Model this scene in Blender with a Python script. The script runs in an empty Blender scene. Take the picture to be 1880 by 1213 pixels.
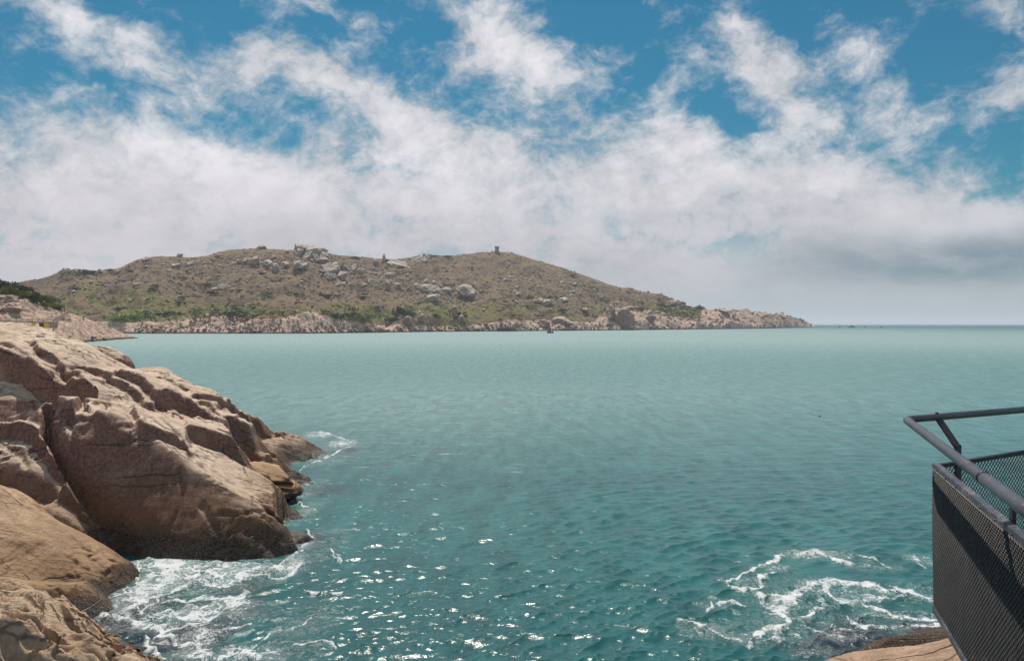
import bpy, bmesh, math, random
import numpy as np
from mathutils import Vector, Matrix
random.seed(7); rng = np.random.default_rng(7)
SC = bpy.context.scene; COL = SC.collection
R = math.radians
# ---------------------------------------------------------------- camera, sky, sun, exposure
CH = 7.0; F = 1475.0; CU = 940.0; HV = 595.0        # eye height above the sea, focal length and horizon of a 1880 px wide view
def W(u, v, d): return (float((u-CU)/F*d), float(d), float(CH-(v-HV)/F*d))
cam = bpy.data.objects.new("camera", bpy.data.cameras.new("camera")); COL.objects.link(cam)
cam.location = (0, 0, CH); cam.rotation_euler = (R(90), 0, 0)
cam.data.sensor_width = 36; cam.data.lens = 36*F/1880
cam.data.shift_y = -(606.5-HV)/1880
cam.data.clip_start = .05; cam.data.clip_end = 60000
SC.camera = cam
SUN_AZ, SUN_EL = R(-11), R(59)
sd = bpy.data.lights.new("sun", 'SUN'); sd.energy = 4.4; sd.angle = R(.5); sd.color = (1, .92, .80)
so = bpy.data.objects.new("sun", sd); COL.objects.link(so)
sv = Vector((math.sin(SUN_AZ)*math.cos(SUN_EL), math.cos(SUN_AZ)*math.cos(SUN_EL), math.sin(SUN_EL)))
so.rotation_euler = sv.to_track_quat('Z', 'Y').to_euler(); so.location = (0, 0, 200)
vs = SC.view_settings; vs.view_transform = 'Standard'; vs.look = 'None'; vs.gamma = 1; vs.exposure = 0; vs.use_curve_mapping = False
SC.cycles.volume_bounces = 1 if hasattr(SC, 'cycles') else 0

class NT:
    """small node-graph writer"""
    def __init__(s, tree): s.t = tree; s.t.nodes.clear()
    def n(s, typ, props=None, **ins):
        nd = s.t.nodes.new(typ)
        for k, v in (props or {}).items(): setattr(nd, k, v)
        for k, v in ins.items():
            k = int(k[1:]) if k[0] == '_' and k[1:].isdigit() else k.replace('_', ' ')
            s.set(nd.inputs[k], v)
        return nd
    def set(s, sock, v):
        if isinstance(v, bpy.types.NodeSocket): s.t.links.new(v, sock)
        elif isinstance(v, bpy.types.Node): s.t.links.new(v.outputs[0], sock)
        else:
            if sock.type == 'RGBA' and len(v) == 3: v = (*v, 1)
            sock.default_value = v
    def m(s, op, a, b=0.0, c=None, clamp=False):
        nd = s.n('ShaderNodeMath', {'operation': op, 'use_clamp': clamp}); s.set(nd.inputs[0], a); s.set(nd.inputs[1], b)
        if c is not None: s.set(nd.inputs[2], c)
        return nd.outputs[0]
    def vm(s, op, a, b=(0, 0, 0), out=0):
        nd = s.n('ShaderNodeVectorMath', {'operation': op}); s.set(nd.inputs[0], a)
        if op == 'SCALE': s.set(nd.inputs['Scale'], b)
        else: s.set(nd.inputs[1], b)
        return nd.outputs[out]
    def mix(s, f, a, b, mode='MIX'):
        nd = s.n('ShaderNodeMix', {'data_type': 'RGBA', 'blend_type': mode}); s.set(nd.inputs[0], f); s.set(nd.inputs[6], a); s.set(nd.inputs[7], b)
        return nd.outputs[2]
    def noise(s, vec, scale, detail=4, rough=.55, dist=0., lac=2.):
        nd = s.n('ShaderNodeTexNoise'); s.set(nd.inputs['Vector'], vec)
        for k, v in (('Scale', scale), ('Detail', detail), ('Roughness', rough), ('Distortion', dist), ('Lacunarity', lac)): nd.inputs[k].default_value = v
        return nd.outputs['Fac']
    def ss(s, x, a, b, lo=0., hi=1., kind='SMOOTHSTEP'):
        nd = s.n('ShaderNodeMapRange', {'interpolation_type': kind}); 
        for i, v in enumerate((x, a, b, lo, hi)): s.set(nd.inputs[i], v)
        return nd.outputs[0]
    def attr(s, name): return s.n('ShaderNodeAttribute', {'attribute_name': name}).outputs['Fac']
    def pos(s): return s.n('ShaderNodeNewGeometry').outputs['Position']
    def xyz(s, v): return s.n('ShaderNodeSeparateXYZ', _0=v).outputs
    def comb(s, x, y, z):
        nd = s.n('ShaderNodeCombineXYZ'); s.set(nd.inputs[0], x); s.set(nd.inputs[1], y); s.set(nd.inputs[2], z); return nd.outputs[0]
    def bump(s, h, strength, dist, normal=None):
        nd = s.n('ShaderNodeBump', Height=h, Strength=strength, Distance=dist)
        if normal is not None: s.set(nd.inputs['Normal'], normal)
        return nd.outputs[0]
    def out(s, col, rough=.7, normal=None, metallic=0., spec=.5, **kw):
        p = s.n('ShaderNodeBsdfPrincipled'); s.set(p.inputs['Base Color'], col); s.set(p.inputs['Roughness'], rough)
        s.set(p.inputs['Metallic'], metallic); s.set(p.inputs['Specular IOR Level'], spec)
        if normal is not None: s.set(p.inputs['Normal'], normal)
        for k, v in kw.items(): s.set(p.inputs[k.replace('_', ' ')], v)
        o = s.n('ShaderNodeOutputMaterial'); s.t.links.new(p.outputs[0], o.inputs[0]); return p
def mat(name):
    m = bpy.data.materials.new(name); m.use_nodes = True; return m, NT(m.node_tree)

world = bpy.data.worlds.new("World"); SC.world = world; world.use_nodes = True
def build_world():
    g = NT(world.node_tree)
    d = g.n('ShaderNodeTexCoord').outputs['Generated']
    x, y, z = g.xyz(d)
    sky = g.n('ShaderNodeTexSky', {'sky_type': 'NISHITA', 'sun_disc': False, 'sun_elevation': SUN_EL, 'sun_rotation': SUN_AZ,
              'air_density': 1.2, 'dust_density': .6, 'ozone_density': 2.5}).outputs[0]
    az = g.m('ARCTAN2', x, y); el = g.m('ARCSINE', z)
    p = g.comb(az, el, 0.)
    warp = g.n('ShaderNodeTexNoise', Vector=p, Scale=5., Detail=5., Roughness=.6).outputs['Color']
    pw = g.vm('ADD', p, g.vm('SCALE', g.vm('SUBTRACT', warp, (.5, .5, .5)), .075))
    def ae(u, v):
        a = math.atan((u-CU)/F); return a, math.atan((HV-v)/F*math.cos(a))
    blobs = [  # u, v, half length, half width, tilt (image degrees, + = falls to the right), weight
        (250, 105, 270, 55, 14, 1.0), (560, 150, 190, 62, 12, 1.1), (560, 10, 190, 36, 14, .8), (120, 20, 260, 34, 14, .7),
        (900, 60, 120, 72, 20, 1.15), (1010, 140, 100, 62, 32, 1.0), (830, 150, 120, 60, 40, .55),
        (760, 235, 200, 62, 18, 1.1), (330, 290, 330, 75, 10, .7), (330, 350, 560, 105, 4, 1.25), (900, 330, 400, 90, 10, 1.15),
        (1330, 340, 330, 80, 4, 1.1), (1380, 160, 120, 55, 40, .75), (1480, 220, 190, 75, 55, .75), (1400, 90, 160, 45, 30, .5),
        (1640, 200, 130, 90, 60, .75), (1560, 120, 170, 70, 70, .5), (1650, 350, 260, 70, -8, .5), (1850, 180, 70, 60, -30, .8), (1180, 170, 160, 40, 40, .5),
        (1750, 420, 330, 75, 2, 1.1), (1240, 260, 200, 60, 20, .55), (1840, 60, 70, 60, 60, .5), (1335, 25, 70, 40, 10, .6), (40, 180, 200, 26, 6, .3)]
    tot = None
    for (u, v, L, H, tilt, wt) in blobs:
        a, e = ae(u, v); k = math.cos(a)**1.5/F
        mp = g.n('ShaderNodeMapping', {'vector_type': 'TEXTURE'}, Vector=pw, Location=(a, e, 0), Rotation=(0, 0, R(-tilt)), Scale=(L*k*1.25, H*k*1.35, 1))
        ln = g.vm('LENGTH', mp.outputs[0], out=1)
        b = g.ss(ln, 1., 0., 0., wt)
        tot = b if tot is None else g.m('ADD', tot, b)
    # beyond the photographed part of the sky the clouds follow plain noise
    side = g.ss(g.m('ABSOLUTE', az), .60, .85); hi = g.ss(el, .42, .6)
    free = g.m('MAXIMUM', side, hi)
    big = g.noise(p, 2.2, 3, .5)
    bigm = g.ss(big, .42, .62)
    tot = g.m('ADD', g.m('MULTIPLY', tot, g.m('SUBTRACT', 1., free)), g.m('MULTIPLY', bigm, free))
    low = g.ss(g.m('ADD', el, g.m('ADD', g.ss(az, .2, .55, 0., .08), g.m('MULTIPLY', g.m('SUBTRACT', big, .5), .12))), .27, .10, 0., 1.12)          # cloud bank down to the horizon
    tot = g.m('ADD', tot, low)
    wr = g.n('ShaderNodeMapping', {'vector_type': 'POINT'}, Vector=pw, Rotation=(0, 0, R(-24)), Scale=(1., 1.45, 1))
    f1 = g.noise(wr.outputs[0], 7.5, 10, .62, .15); f2 = g.noise(wr.outputs[0], 21., 9, .70, .1); f3 = g.noise(wr.outputs[0], 70., 4, .6, .2)
    fb = g.m('ADD', g.m('MULTIPLY', g.m('SUBTRACT', f1, .5), 3.1), g.m('ADD', g.m('MULTIPLY', g.m('SUBTRACT', f2, .5), 1.7), g.m('MULTIPLY', g.m('SUBTRACT', f3, .5), .35)))
    dens = g.m('ADD', g.m('ADD', g.m('MULTIPLY', tot, .86), .15), g.m('MULTIPLY', fb, 1.5))
    m = g.ss(dens, -.05, 1.3)
    lowk = g.ss(el, .16, .05)
    m = g.m('MAXIMUM', m, g.m('MULTIPLY', lowk, .97))
    m = g.m('MULTIPLY', m, .95)
    # cloud brightness: thick parts whiter, undersides and the low bank greyer lilac
    shade = g.ss(dens, .5, 2.3)
    c_lo = g.mix(g.ss(az, -.5, .55), (5.3, 5.3, 5.5), (3.7, 4.2, 4.5))
    c = g.mix(shade, (5.2, 5.6, 6.1), (8.7, 8.3, 8.6))
    tex = g.ss(g.m('ADD', g.noise(wr.outputs[0], 6., 9, .62), g.m('MULTIPLY', g.m('SUBTRACT', f2, .5), .35)), .3, .68, .86, 1.07)
    c = g.mix(g.ss(el, .22, .05), c, g.mix(g.ss(az, -.6, .7), (6.2, 5.75, 6.1), (5.2, 5.2, 5.6)))
    c = g.vm('SCALE', c, tex)
    hz = g.ss(el, .075, .0); c = g.mix(g.m('MULTIPLY', hz, .85), c, c_lo)
    # dark grey-blue streak low on the right
    a, e = ae(1760, 470); dk = g.n('ShaderNodeMapping', {'vector_type': 'TEXTURE'}, Vector=pw, Location=(a, e, 0), Rotation=(0, 0, R(3)), Scale=(.30, .045, 1))
    dkm = g.m('MULTIPLY', g.ss(g.vm('LENGTH', dk.outputs[0], out=1), 1., .1, 0., 1.), g.ss(g.noise(g.vm('MULTIPLY', pw, (1., 3.2, 1.)), 9., 8, .6),   .32, .56, .55, 1.))
    c = g.mix(dkm, c, (1.9, 2.55, 3.05))
    skyc = g.mix(1., sky, (.075, .43, .52), 'MULTIPLY')
    # band between low cloud and the horizon is thin teal haze
    col = g.mix(m, skyc, c)
    bg = g.n('ShaderNodeBackground', Color=col, Strength=.1)
    o = g.n('ShaderNodeOutputWorld'); g.t.links.new(bg.outputs[0], o.inputs[0])
build_world()

# ---------------------------------------------------------------- numpy noise
_p = np.random.default_rng(3).permutation(256); _p = np.concatenate([_p, _p, _p]).astype(np.int32)
_g = np.random.default_rng(4).normal(size=(256, 3)).astype(np.float32); _g /= np.linalg.norm(_g, axis=1)[:, None]
def perlin(x, y, z=None):
    x = np.asarray(x, np.float32); y = np.asarray(y, np.float32)
    z = np.zeros_like(x)+.37 if z is None else np.asarray(z, np.float32)
    xi, yi, zi = np.floor(x).astype(np.int32), np.floor(y).astype(np.int32), np.floor(z).astype(np.int32)
    xf, yf, zf = x-xi, y-yi, z-zi; xi &= 255; yi &= 255; zi &= 255
    fx, fy, fz = [t*t*t*(t*(t*6-15)+10) for t in (xf, yf, zf)]
    def c(a, b, d):
        h = _p[_p[_p[(xi+a) & 255]+((yi+b) & 255)]+((zi+d) & 255)]
        gg = _g[h & 255]; return gg[..., 0]*(xf-a)+gg[..., 1]*(yf-b)+gg[..., 2]*(zf-d)
    def L(a, b, t): return a+(b-a)*t
    return L(L(L(c(0, 0, 0), c(1, 0, 0), fx), L(c(0, 1, 0), c(1, 1, 0), fx), fy),
             L(L(c(0, 0, 1), c(1, 0, 1), fx), L(c(0, 1, 1), c(1, 1, 1), fx), fy), fz)*1.5
def fbm(x, y, z=None, o=4, gain=.5):
    s = 0; a = 1.; k = 1.
    for i in range(o):
        s = s+a*perlin(x*k+i*17.3, y*k-i*9.1, None if z is None else z*k+i*5.7); a *= gain; k *= 2.03
    return s
def ridged(x, y, z=None, o=4, gain=.5):
    s = 0; a = 1.; k = 1.
    for i in range(o):
        s = s+a*(1-np.abs(perlin(x*k+i*31.3, y*k-i*7.7, None if z is None else z*k+i*3.1))*2.2); a *= gain; k *= 2.03
    return s
def sst(x, a, b): t = np.clip((x-a)/(b-a), 0, 1); return t*t*(3-2*t)
def pl(x, pts): a = np.array(pts, float); return np.interp(x, a[:, 0], a[:, 1])

# ---------------------------------------------------------------- mesh helpers and tags
def tag(o, label=None, cat=None, group=None, kind=None):
    for k, v in (('label', label), ('category', cat), ('group', group), ('kind', kind)):
        if v: o[k] = v
    return o
def mesh_obj(name, verts, faces, m, parent=None, smooth=True, attrs=None):
    verts = np.asarray(verts, np.float32).reshape(-1, 3)
    me = bpy.data.meshes.new(name)
    if isinstance(faces, np.ndarray):
        k = faces.shape[1]; me.vertices.add(len(verts)); me.vertices.foreach_set('co', verts.ravel())
        me.loops.add(faces.size); me.loops.foreach_set('vertex_index', faces.ravel().astype(np.int32))
        me.polygons.add(len(faces)); me.polygons.foreach_set('loop_start', np.arange(0, faces.size, k, dtype=np.int32))
        me.update(calc_edges=True); me.validate()
    else: me.from_pydata([tuple(v) for v in verts], [], faces); me.update()
    if smooth: me.polygons.foreach_set('use_smooth', np.ones(len(me.polygons), bool))
    for k, v in (attrs or {}).items():
        a = me.attributes.new(k, 'FLOAT', 'POINT'); a.data.foreach_set('value', np.asarray(v, np.float32).ravel())
    if m: me.materials.append(m)
    o = bpy.data.objects.new(name, me); COL.objects.link(o); o.parent = parent; return o
def empty(name, loc=(0, 0, 0), rz=0.):
    o = bpy.data.objects.new(name, None); COL.objects.link(o); o.location = loc; o.rotation_euler = (0, 0, rz); return o
def grid_faces(nu, nv, keep=None):
    i = np.arange(nu-1)[:, None]*nv+np.arange(nv-1)[None]
    q = np.stack([i, i+nv, i+nv+1, i+1], -1).reshape(-1, 4)
    return q if keep is None else q[keep.ravel()]
def compact(v, f, attrs):
    used = np.zeros(len(v), bool); used[f.ravel()] = True; idx = np.cumsum(used)-1
    return v[used], idx[f], {k: a[used] for k, a in attrs.items()}
class MB:
    """collects simple solids into ONE mesh"""
    def __init__(s): s.b = bmesh.new()
    def box(s, c, size, rot=None):
        M = Matrix.Translation(c) @ (rot.to_4x4() if rot else Matrix()) @ Matrix.Diagonal((*size, 1)); bmesh.ops.create_cube(s.b, size=1, matrix=M); return s
    def bar(s, a, b, w, h=None, seg=0):
        a, b = Vector(a), Vector(b); d = b-a; q = d.to_track_quat('Z', 'X' if abs(d.normalized().z) > .99 else 'Y')
        M = Matrix.Translation((a+b)/2) @ q.to_matrix().to_4x4()
        if seg: bmesh.ops.create_cone(s.b, cap_ends=True, segments=seg, radius1=w, radius2=h or w, depth=d.length, matrix=M)
        else: bmesh.ops.create_cube(s.b, size=1, matrix=M @ Matrix.Diagonal((w, h or w, d.length, 1)))
        return s
    def ball(s, c, r, sc=(1, 1, 1)):
        bmesh.ops.create_icosphere(s.b, subdivisions=2, radius=r, matrix=Matrix.Translation(c) @ Matrix.Diagonal((*sc, 1))); return s
    def poly(s, pts, t):   # prism from outline (list of points), extruded by vector t
        n = len(pts); a = [s.b.verts.new(p) for p in pts]; c = [s.b.verts.new(Vector(p)+Vector(t)) for p in pts]
        s.b.faces.new(a[::-1]); s.b.faces.new(c)
        for i in range(n): s.b.faces.new((a[i], a[(i+1) % n], c[(i+1) % n], c[i]))
        return s
    def build(s, name, m, parent=None, smooth=False, bevel=0.):
        bmesh.ops.recalc_face_normals(s.b, faces=s.b.faces)
        if bevel: bmesh.ops.bevel(s.b, geom=[e for e in s.b.edges], offset=bevel, segments=2, affect='EDGES', clamp_overlap=True)
        me = bpy.data.meshes.new(name); s.b.to_mesh(me); s.b.free()
        if smooth: me.polygons.foreach_set('use_smooth', np.ones(len(me.polygons), bool))
        me.materials.append(m); o = bpy.data.objects.new(name, me); COL.objects.link(o); o.parent = parent; return o
def copy_thing(o, parent=None):
    c = o.copy(); COL.objects.link(c); c.parent = parent
    for ch in list(o.children): copy_thing(ch, c)
    return c
def simple(name, col, rough=.6, metallic=0., bumps=None, var=.25, scale=6.):
    m, g = mat(name); p = g.n('ShaderNodeTexCoord').outputs['Object']
    nz = g.noise(p, scale, 5, .6)
    c = g.mix(g.ss(nz, .3, .7), tuple(a*(1-var) for a in col), tuple(min(1, a*(1+var)) for a in col))
    nrm = g.bump(nz, .3, bumps) if bumps else None
    g.out(c, rough, nrm, metallic); return m

# ---------------------------------------------------------------- materials
SHADE_NZ = (.86, .64)
def granite(name, pale, mid, dark, shade_stain, tide=1.2, wet=.35, sc=1., barn=True, crackw=.02, far=False, dist=1.):
    """granite: grain, weathering patches, dark varnish, cracks, and (below the tide height) a wet barnacled band"""
    m, g = mat(name); P = g.pos(); x, y, z = g.xyz(P)
    big = g.noise(P, .28*sc, 6, .6, .4); med = g.noise(P, 1.3*sc, 7, .65, .3); fine = g.noise(P, 9*sc, 6, .7); grain = g.noise(P, 55*sc, 3, .7)
    c = g.mix(g.ss(big, .35, .65), mid, pale)
    c = g.mix(g.m('MULTIPLY', g.ss(med, .50, .70), .28), c, dark)
    # streaky varnish that runs down the dip
    st = g.n('ShaderNodeMapping', Vector=P, Rotation=(0, R(-22), R(-14)), Scale=(.25*sc, 1.6*sc, 1.6*sc))
    sn = g.noise(st.outputs[0], 1.3, 6, .65, .5)
    c = g.mix(g.m('MULTIPLY', g.ss(sn, .52, .70), .42), c, dark)
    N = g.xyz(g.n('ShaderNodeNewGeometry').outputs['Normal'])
    # steep faces: their shade put into the colour, plus red-brown staining towards the sea
    if shade_stain:
        shade_m = g.m('MULTIPLY', g.ss(g.m('ADD', N[2], g.m('MULTIPLY', g.m('SUBTRACT', med, .5), .5)), SHADE_NZ[0], SHADE_NZ[1]), g.ss(g.noise(P, .5*sc, 4, .6), .2, .5, .6, 1.))
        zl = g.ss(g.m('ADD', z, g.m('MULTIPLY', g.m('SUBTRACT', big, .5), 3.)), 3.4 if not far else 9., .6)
        sc_ = g.mix(zl, shade_stain, tuple(t*f for t, f in zip(shade_stain, (.50, .40, .35))))
        c = g.mix(shade_m, c, g.mix(g.ss(fine, .3, .75), sc_, g.vm('SCALE', sc_, 1.7)))
    lich = g.m('MULTIPLY', g.ss(g.noise(P, 2.6*sc, 9, .74, .3), .50, .60), g.ss(big, .42, .58, .1, .6))
    c = g.mix(lich, c, tuple(t*.8 for t in dark))
    c = g.mix(g.ss(grain, .35, .7, 0., .22), c, g.mix(g.ss(fine, .4, .6), dark, pale))
    sp1 = g.noise(P, 20*sc, 5, .8); c = g.mix(g.ss(sp1, .54, .64, 0., .42), c, dark); c = g.mix(g.ss(sp1, .45, .37, 0., .22), c, tuple(min(.9, t*1.15) for t in pale))
    # cracks
    wv = g.n('ShaderNodeTexNoise', Vector=P, Scale=.8*sc, Detail=3.).outputs['Color']
    Pw = g.vm('ADD', st.outputs[0], g.vm('SCALE', wv, .5))
    vo = g.n('ShaderNodeTexVoronoi', {'feature': 'DISTANCE_TO_EDGE'}, Vector=Pw, Scale=.55).outputs['Distance']
    crk = g.ss(vo, 0., crackw, 1., 0.)
    crk = g.m('MULTIPLY', crk, g.ss(g.noise(P, .45*sc, 2), .40, .55))
    vj = g.n('ShaderNodeMapping', Vector=P, Rotation=(0, R(10), R(8)), Scale=(.75*sc, .5*sc, .22*sc)).outputs[0]
    vo2 = g.n('ShaderNodeTexVoronoi', {'feature': 'DISTANCE_TO_EDGE'}, Vector=g.vm('ADD', vj, g.vm('SCALE', wv, .35)), Scale=.7).outputs['Distance']
    crk = g.m('MAXIMUM', crk, g.m('MULTIPLY', g.ss(vo2, 0., .016, 1., 0.), g.ss(g.noise(P, .5*sc, 3), .50, .64, 0., .6)))
    c = g.mix(g.m('MULTIPLY', crk, .6), c, tuple(t*.35 for t in dark))
    rough = .82
    if tide:
        zz = g.m('ADD', z, g.m('MULTIPLY', g.m('SUBTRACT', g.noise(P, .7*sc, 5, .65), .5), tide*1.3))
        ochre = g.m('MULTIPLY', g.ss(zz, tide*2.2, tide*.9), .45 if not far else .1)
        c = g.mix(ochre, c, (.22, .11, .04) if not far else mid)
        band = g.ss(zz, tide, tide*.35)
        bar = g.ss(g.noise(P, 14*sc, 3, .8), .40, .52) if barn else g.ss(fine, .3, .6)
        c = g.mix(band, c, g.mix(bar, (.022, .017, .015), (.10, .07, .05)))
        if barn:
            wh = g.m('MULTIPLY', g.ss(g.noise(P, 30, 2, .8), .62, .68), g.ss(zz, tide*1.5, tide*.5))
            c = g.mix(g.m('MULTIPLY', wh, .8), c, (.5, .45, .4))
        rough = g.ss(z, .05, .5, wet, .85)
    h = g.m('ADD', g.m('MULTIPLY', med, .7), g.m('ADD', g.m('MULTIPLY', fine, .36), g.m('ADD', g.m('MULTIPLY', grain, .07), g.m('MULTIPLY', sn, .55))))
    h = g.m('SUBTRACT', h, g.m('MULTIPLY', crk, .35))
    g.out(c, rough, g.bump(h, .9, .16*dist), spec=.3); return m
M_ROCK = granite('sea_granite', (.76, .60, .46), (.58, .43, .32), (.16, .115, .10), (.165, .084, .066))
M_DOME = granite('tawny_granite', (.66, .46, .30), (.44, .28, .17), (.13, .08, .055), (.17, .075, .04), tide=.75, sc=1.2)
M_LAYER = granite('banded_rock', (.66, .49, .34), (.48, .33, .22), (.15, .10, .075), None, tide=.35, sc=1.8, barn=False, crackw=.05)
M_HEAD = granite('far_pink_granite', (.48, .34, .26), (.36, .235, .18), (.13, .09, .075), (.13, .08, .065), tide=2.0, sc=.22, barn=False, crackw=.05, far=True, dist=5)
M_STONE = simple('pale_stone', (.62, .54, .46), .9)
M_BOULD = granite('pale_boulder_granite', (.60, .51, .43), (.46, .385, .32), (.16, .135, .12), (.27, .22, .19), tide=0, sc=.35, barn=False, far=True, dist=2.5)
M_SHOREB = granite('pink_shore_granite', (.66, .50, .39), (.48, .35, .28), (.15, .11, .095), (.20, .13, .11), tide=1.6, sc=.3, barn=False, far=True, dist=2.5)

def leafmat(name, a, b, c=None):
    m, g = mat(name); P = g.pos()
    r = g.n('ShaderNodeNewGeometry').outputs['Random Per Island']
    col = g.mix(r, a, b)
    if c: col = g.mix(g.ss(g.noise(P, .35, 3), .5, .62), col, c)
    g.out(col, .6, None, spec=.25, Subsurface_Weight=0.); return m
M_LEAF_D = leafmat('dark_leaves', (.022, .036, .018), (.065, .085, .035))
M_LEAF_G = leafmat('green_leaves', (.09, .115, .02), (.20, .22, .04), (.28, .25, .04))
M_LEAF_L = leafmat('lime_leaves', (.14, .25, .02), (.28, .42, .04))
M_TUFT = leafmat('dry_scrub', (.09, .062, .05), (.19, .14, .10), (.10, .10, .04))
M_BARK = simple('bark', (.08, .06, .045), .9)

# ================================================================ SEA
def smooth_line(P, n=2):
    """round the corners of a line"""
    P = np.asarray(P, float)
    for _ in range(n):
        Q = [P[0]]
        for a, b in zip(P[:-1], P[1:]): Q += [a*.75+b*.25, a*.25+b*.75]
        P = np.array(Q+[P[-1]])
    return P
def foam_density(x, y):
    """where foam lies on the water, in metres on the sea surface"""
    def g(cx, cy, rx, ry, a=0., w=1.):
        c, s = math.cos(R(a)), math.sin(R(a)); dx, dy = x-cx, y-cy
        return w*np.exp(-(((dx*c+dy*s)/rx)**2+((-dx*s+dy*c)/ry)**2))
    def at(u, v): d = CH*F/(v-HV); return (u-CU)/F*d, d
    f = np.zeros_like(x)
    for (u, v, ru, rv, a, w) in [  # cove between the two rocks
        (285, 1075, 60, 50, 0, .95), (300, 1035, 70, 14, 0, 1.1), (395, 1050, 95, 30, 6, 1.05), (500, 1045, 50, 10, 14, 1.1), (350, 1130, 120, 30, 0, .72), (420, 1110, 60, 14, -20, .9), (262, 1100, 8, 40, 0, 1.4), (210, 1140, 50, 14, 0, .7), (380, 1160, 40, 30, 0, .85),
        (360, 1200, 60, 12, 0, .8), (450, 1198, 90, 16, 0, .85), (560, 1140, 60, 40, 0, .42), (540, 1030, 28, 20, 0, .6), (540, 1200, 60, 30, 0, .4),
        # outer point
        (585, 799, 30, 6, 0, .9), (628, 814, 34, 9, 0, .8), (590, 842, 60, 12, 0, .5), (560, 900, 36, 26, 0, .48), (560, 940, 26, 22, 0, .5), (560, 1000, 16, 26, 0, .6), (640, 830, 60, 22, 0, .3),
        (600, 1000, 45, 40, 0, .35), (700, 850, 80, 30, 0, .2), (760, 960, 110, 60, 0, .14),
        # foam below the cage
        (1500, 1018, 70, 8, -4, 1.05), (1420, 1040, 32, 10, 40, .8), (1375, 1070, 40, 12, 0, .7), (1600, 1040, 60, 9, -10, .6), (1690, 1025, 30, 12, 0, .8),
        (1525, 1078, 62, 16, 0, 1.1), (1620, 1088, 100, 14, 0, .95), (1450, 1100, 46, 18, 0, .85), (1445, 1140, 30, 26, 0, .95), (1690, 1090, 60, 18, 0, .8), (1530, 1110, 220, 60, 0, .42), (1400, 1150, 120, 30, 0, .42), (1430, 1050, 110, 30, 20, .40), (1600, 1030, 120, 18, 0, .42),
        (1330, 1110, 60, 14, 0, .6), (1300, 1155, 50, 16, 0, .8), (1400, 1172, 60, 14, 0, .95), (1540, 1165, 60, 12, 0, 1.0), (1650, 1130, 90, 9, -4, 1.0), (1700, 1152, 80, 9, 0, .95), (1600, 1150, 60, 8, 0, .8), (1490, 1195, 60, 12, 0, .7),
        (168, 623, 22, 2.2, 0, 1.6), (215, 622, 12, 1, 0, .8)]:
        cx, cy = at(u, v); cx2, cy2 = at(u+ru, v); _, cyb = at(u, v+rv); _, cyt = at(u, max(v-rv, 599))
        f = np.maximum(f, g(cx, cy, abs(cx2-cx)*1.1, abs(cyt-cyb)/2*1.15, a, w))+.12*g(cx, cy, abs(cx2-cx)*1.5, abs(cyt-cyb)*.8, a, w)
    right = sst(x/y, 0, .15); f = np.minimum(f*(.62+.14*(1-right)), .47+.33*(1-right))
    # crisp strands of foam, each a line on the water
    near = (y > 12) & (y < 70) & (np.abs(x/y) < .9); X, Y = x[near], y[near]; g_ = np.zeros_like(X)
    Xw = X+.10*fbm(X/.5, Y/1.1, o=3)+.16*fbm(X/1.6, Y/3., o=2); Yw = Y+.22*fbm(X/.5+9, Y/1.1, o=3)+.3*fbm(X/1.6, Y/3.+9, o=2)
    thick = np.clip(.85+.9*fbm(X/.35+3, Y/.8, o=3), .25, 1.9)
    for w, pts in FOAM:
        P = [at(*p) for p in pts]; P = smooth_line(P, 1); best = np.full(X.shape, 1e9); S = 2.2
        for (x0, y0), (x1, y1) in zip(P[:-1], P[1:]):
            m = (Xw > min(x0, x1)-w*3) & (Xw < max(x0, x1)+w*3) & (Yw > min(y0, y1)-w*3*S) & (Yw < max(y0, y1)+w*3*S)
            a, b = Xw[m], Yw[m]/S; u0, v0, dx, dy = x0, y0/S, x1-x0, (y1-y0)/S; t = np.clip(((a-u0)*dx+(b-v0)*dy)/(dx*dx+dy*dy+1e-9), 0, 1)
            best[m] = np.minimum(best[m], np.hypot(a-u0-t*dx, b-v0-t*dy))
        g_ = np.maximum(g_, np.exp(-(best/(w*.85*thick))**2))
    f[near] = np.maximum(f[near], g_*1.04); return f
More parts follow.
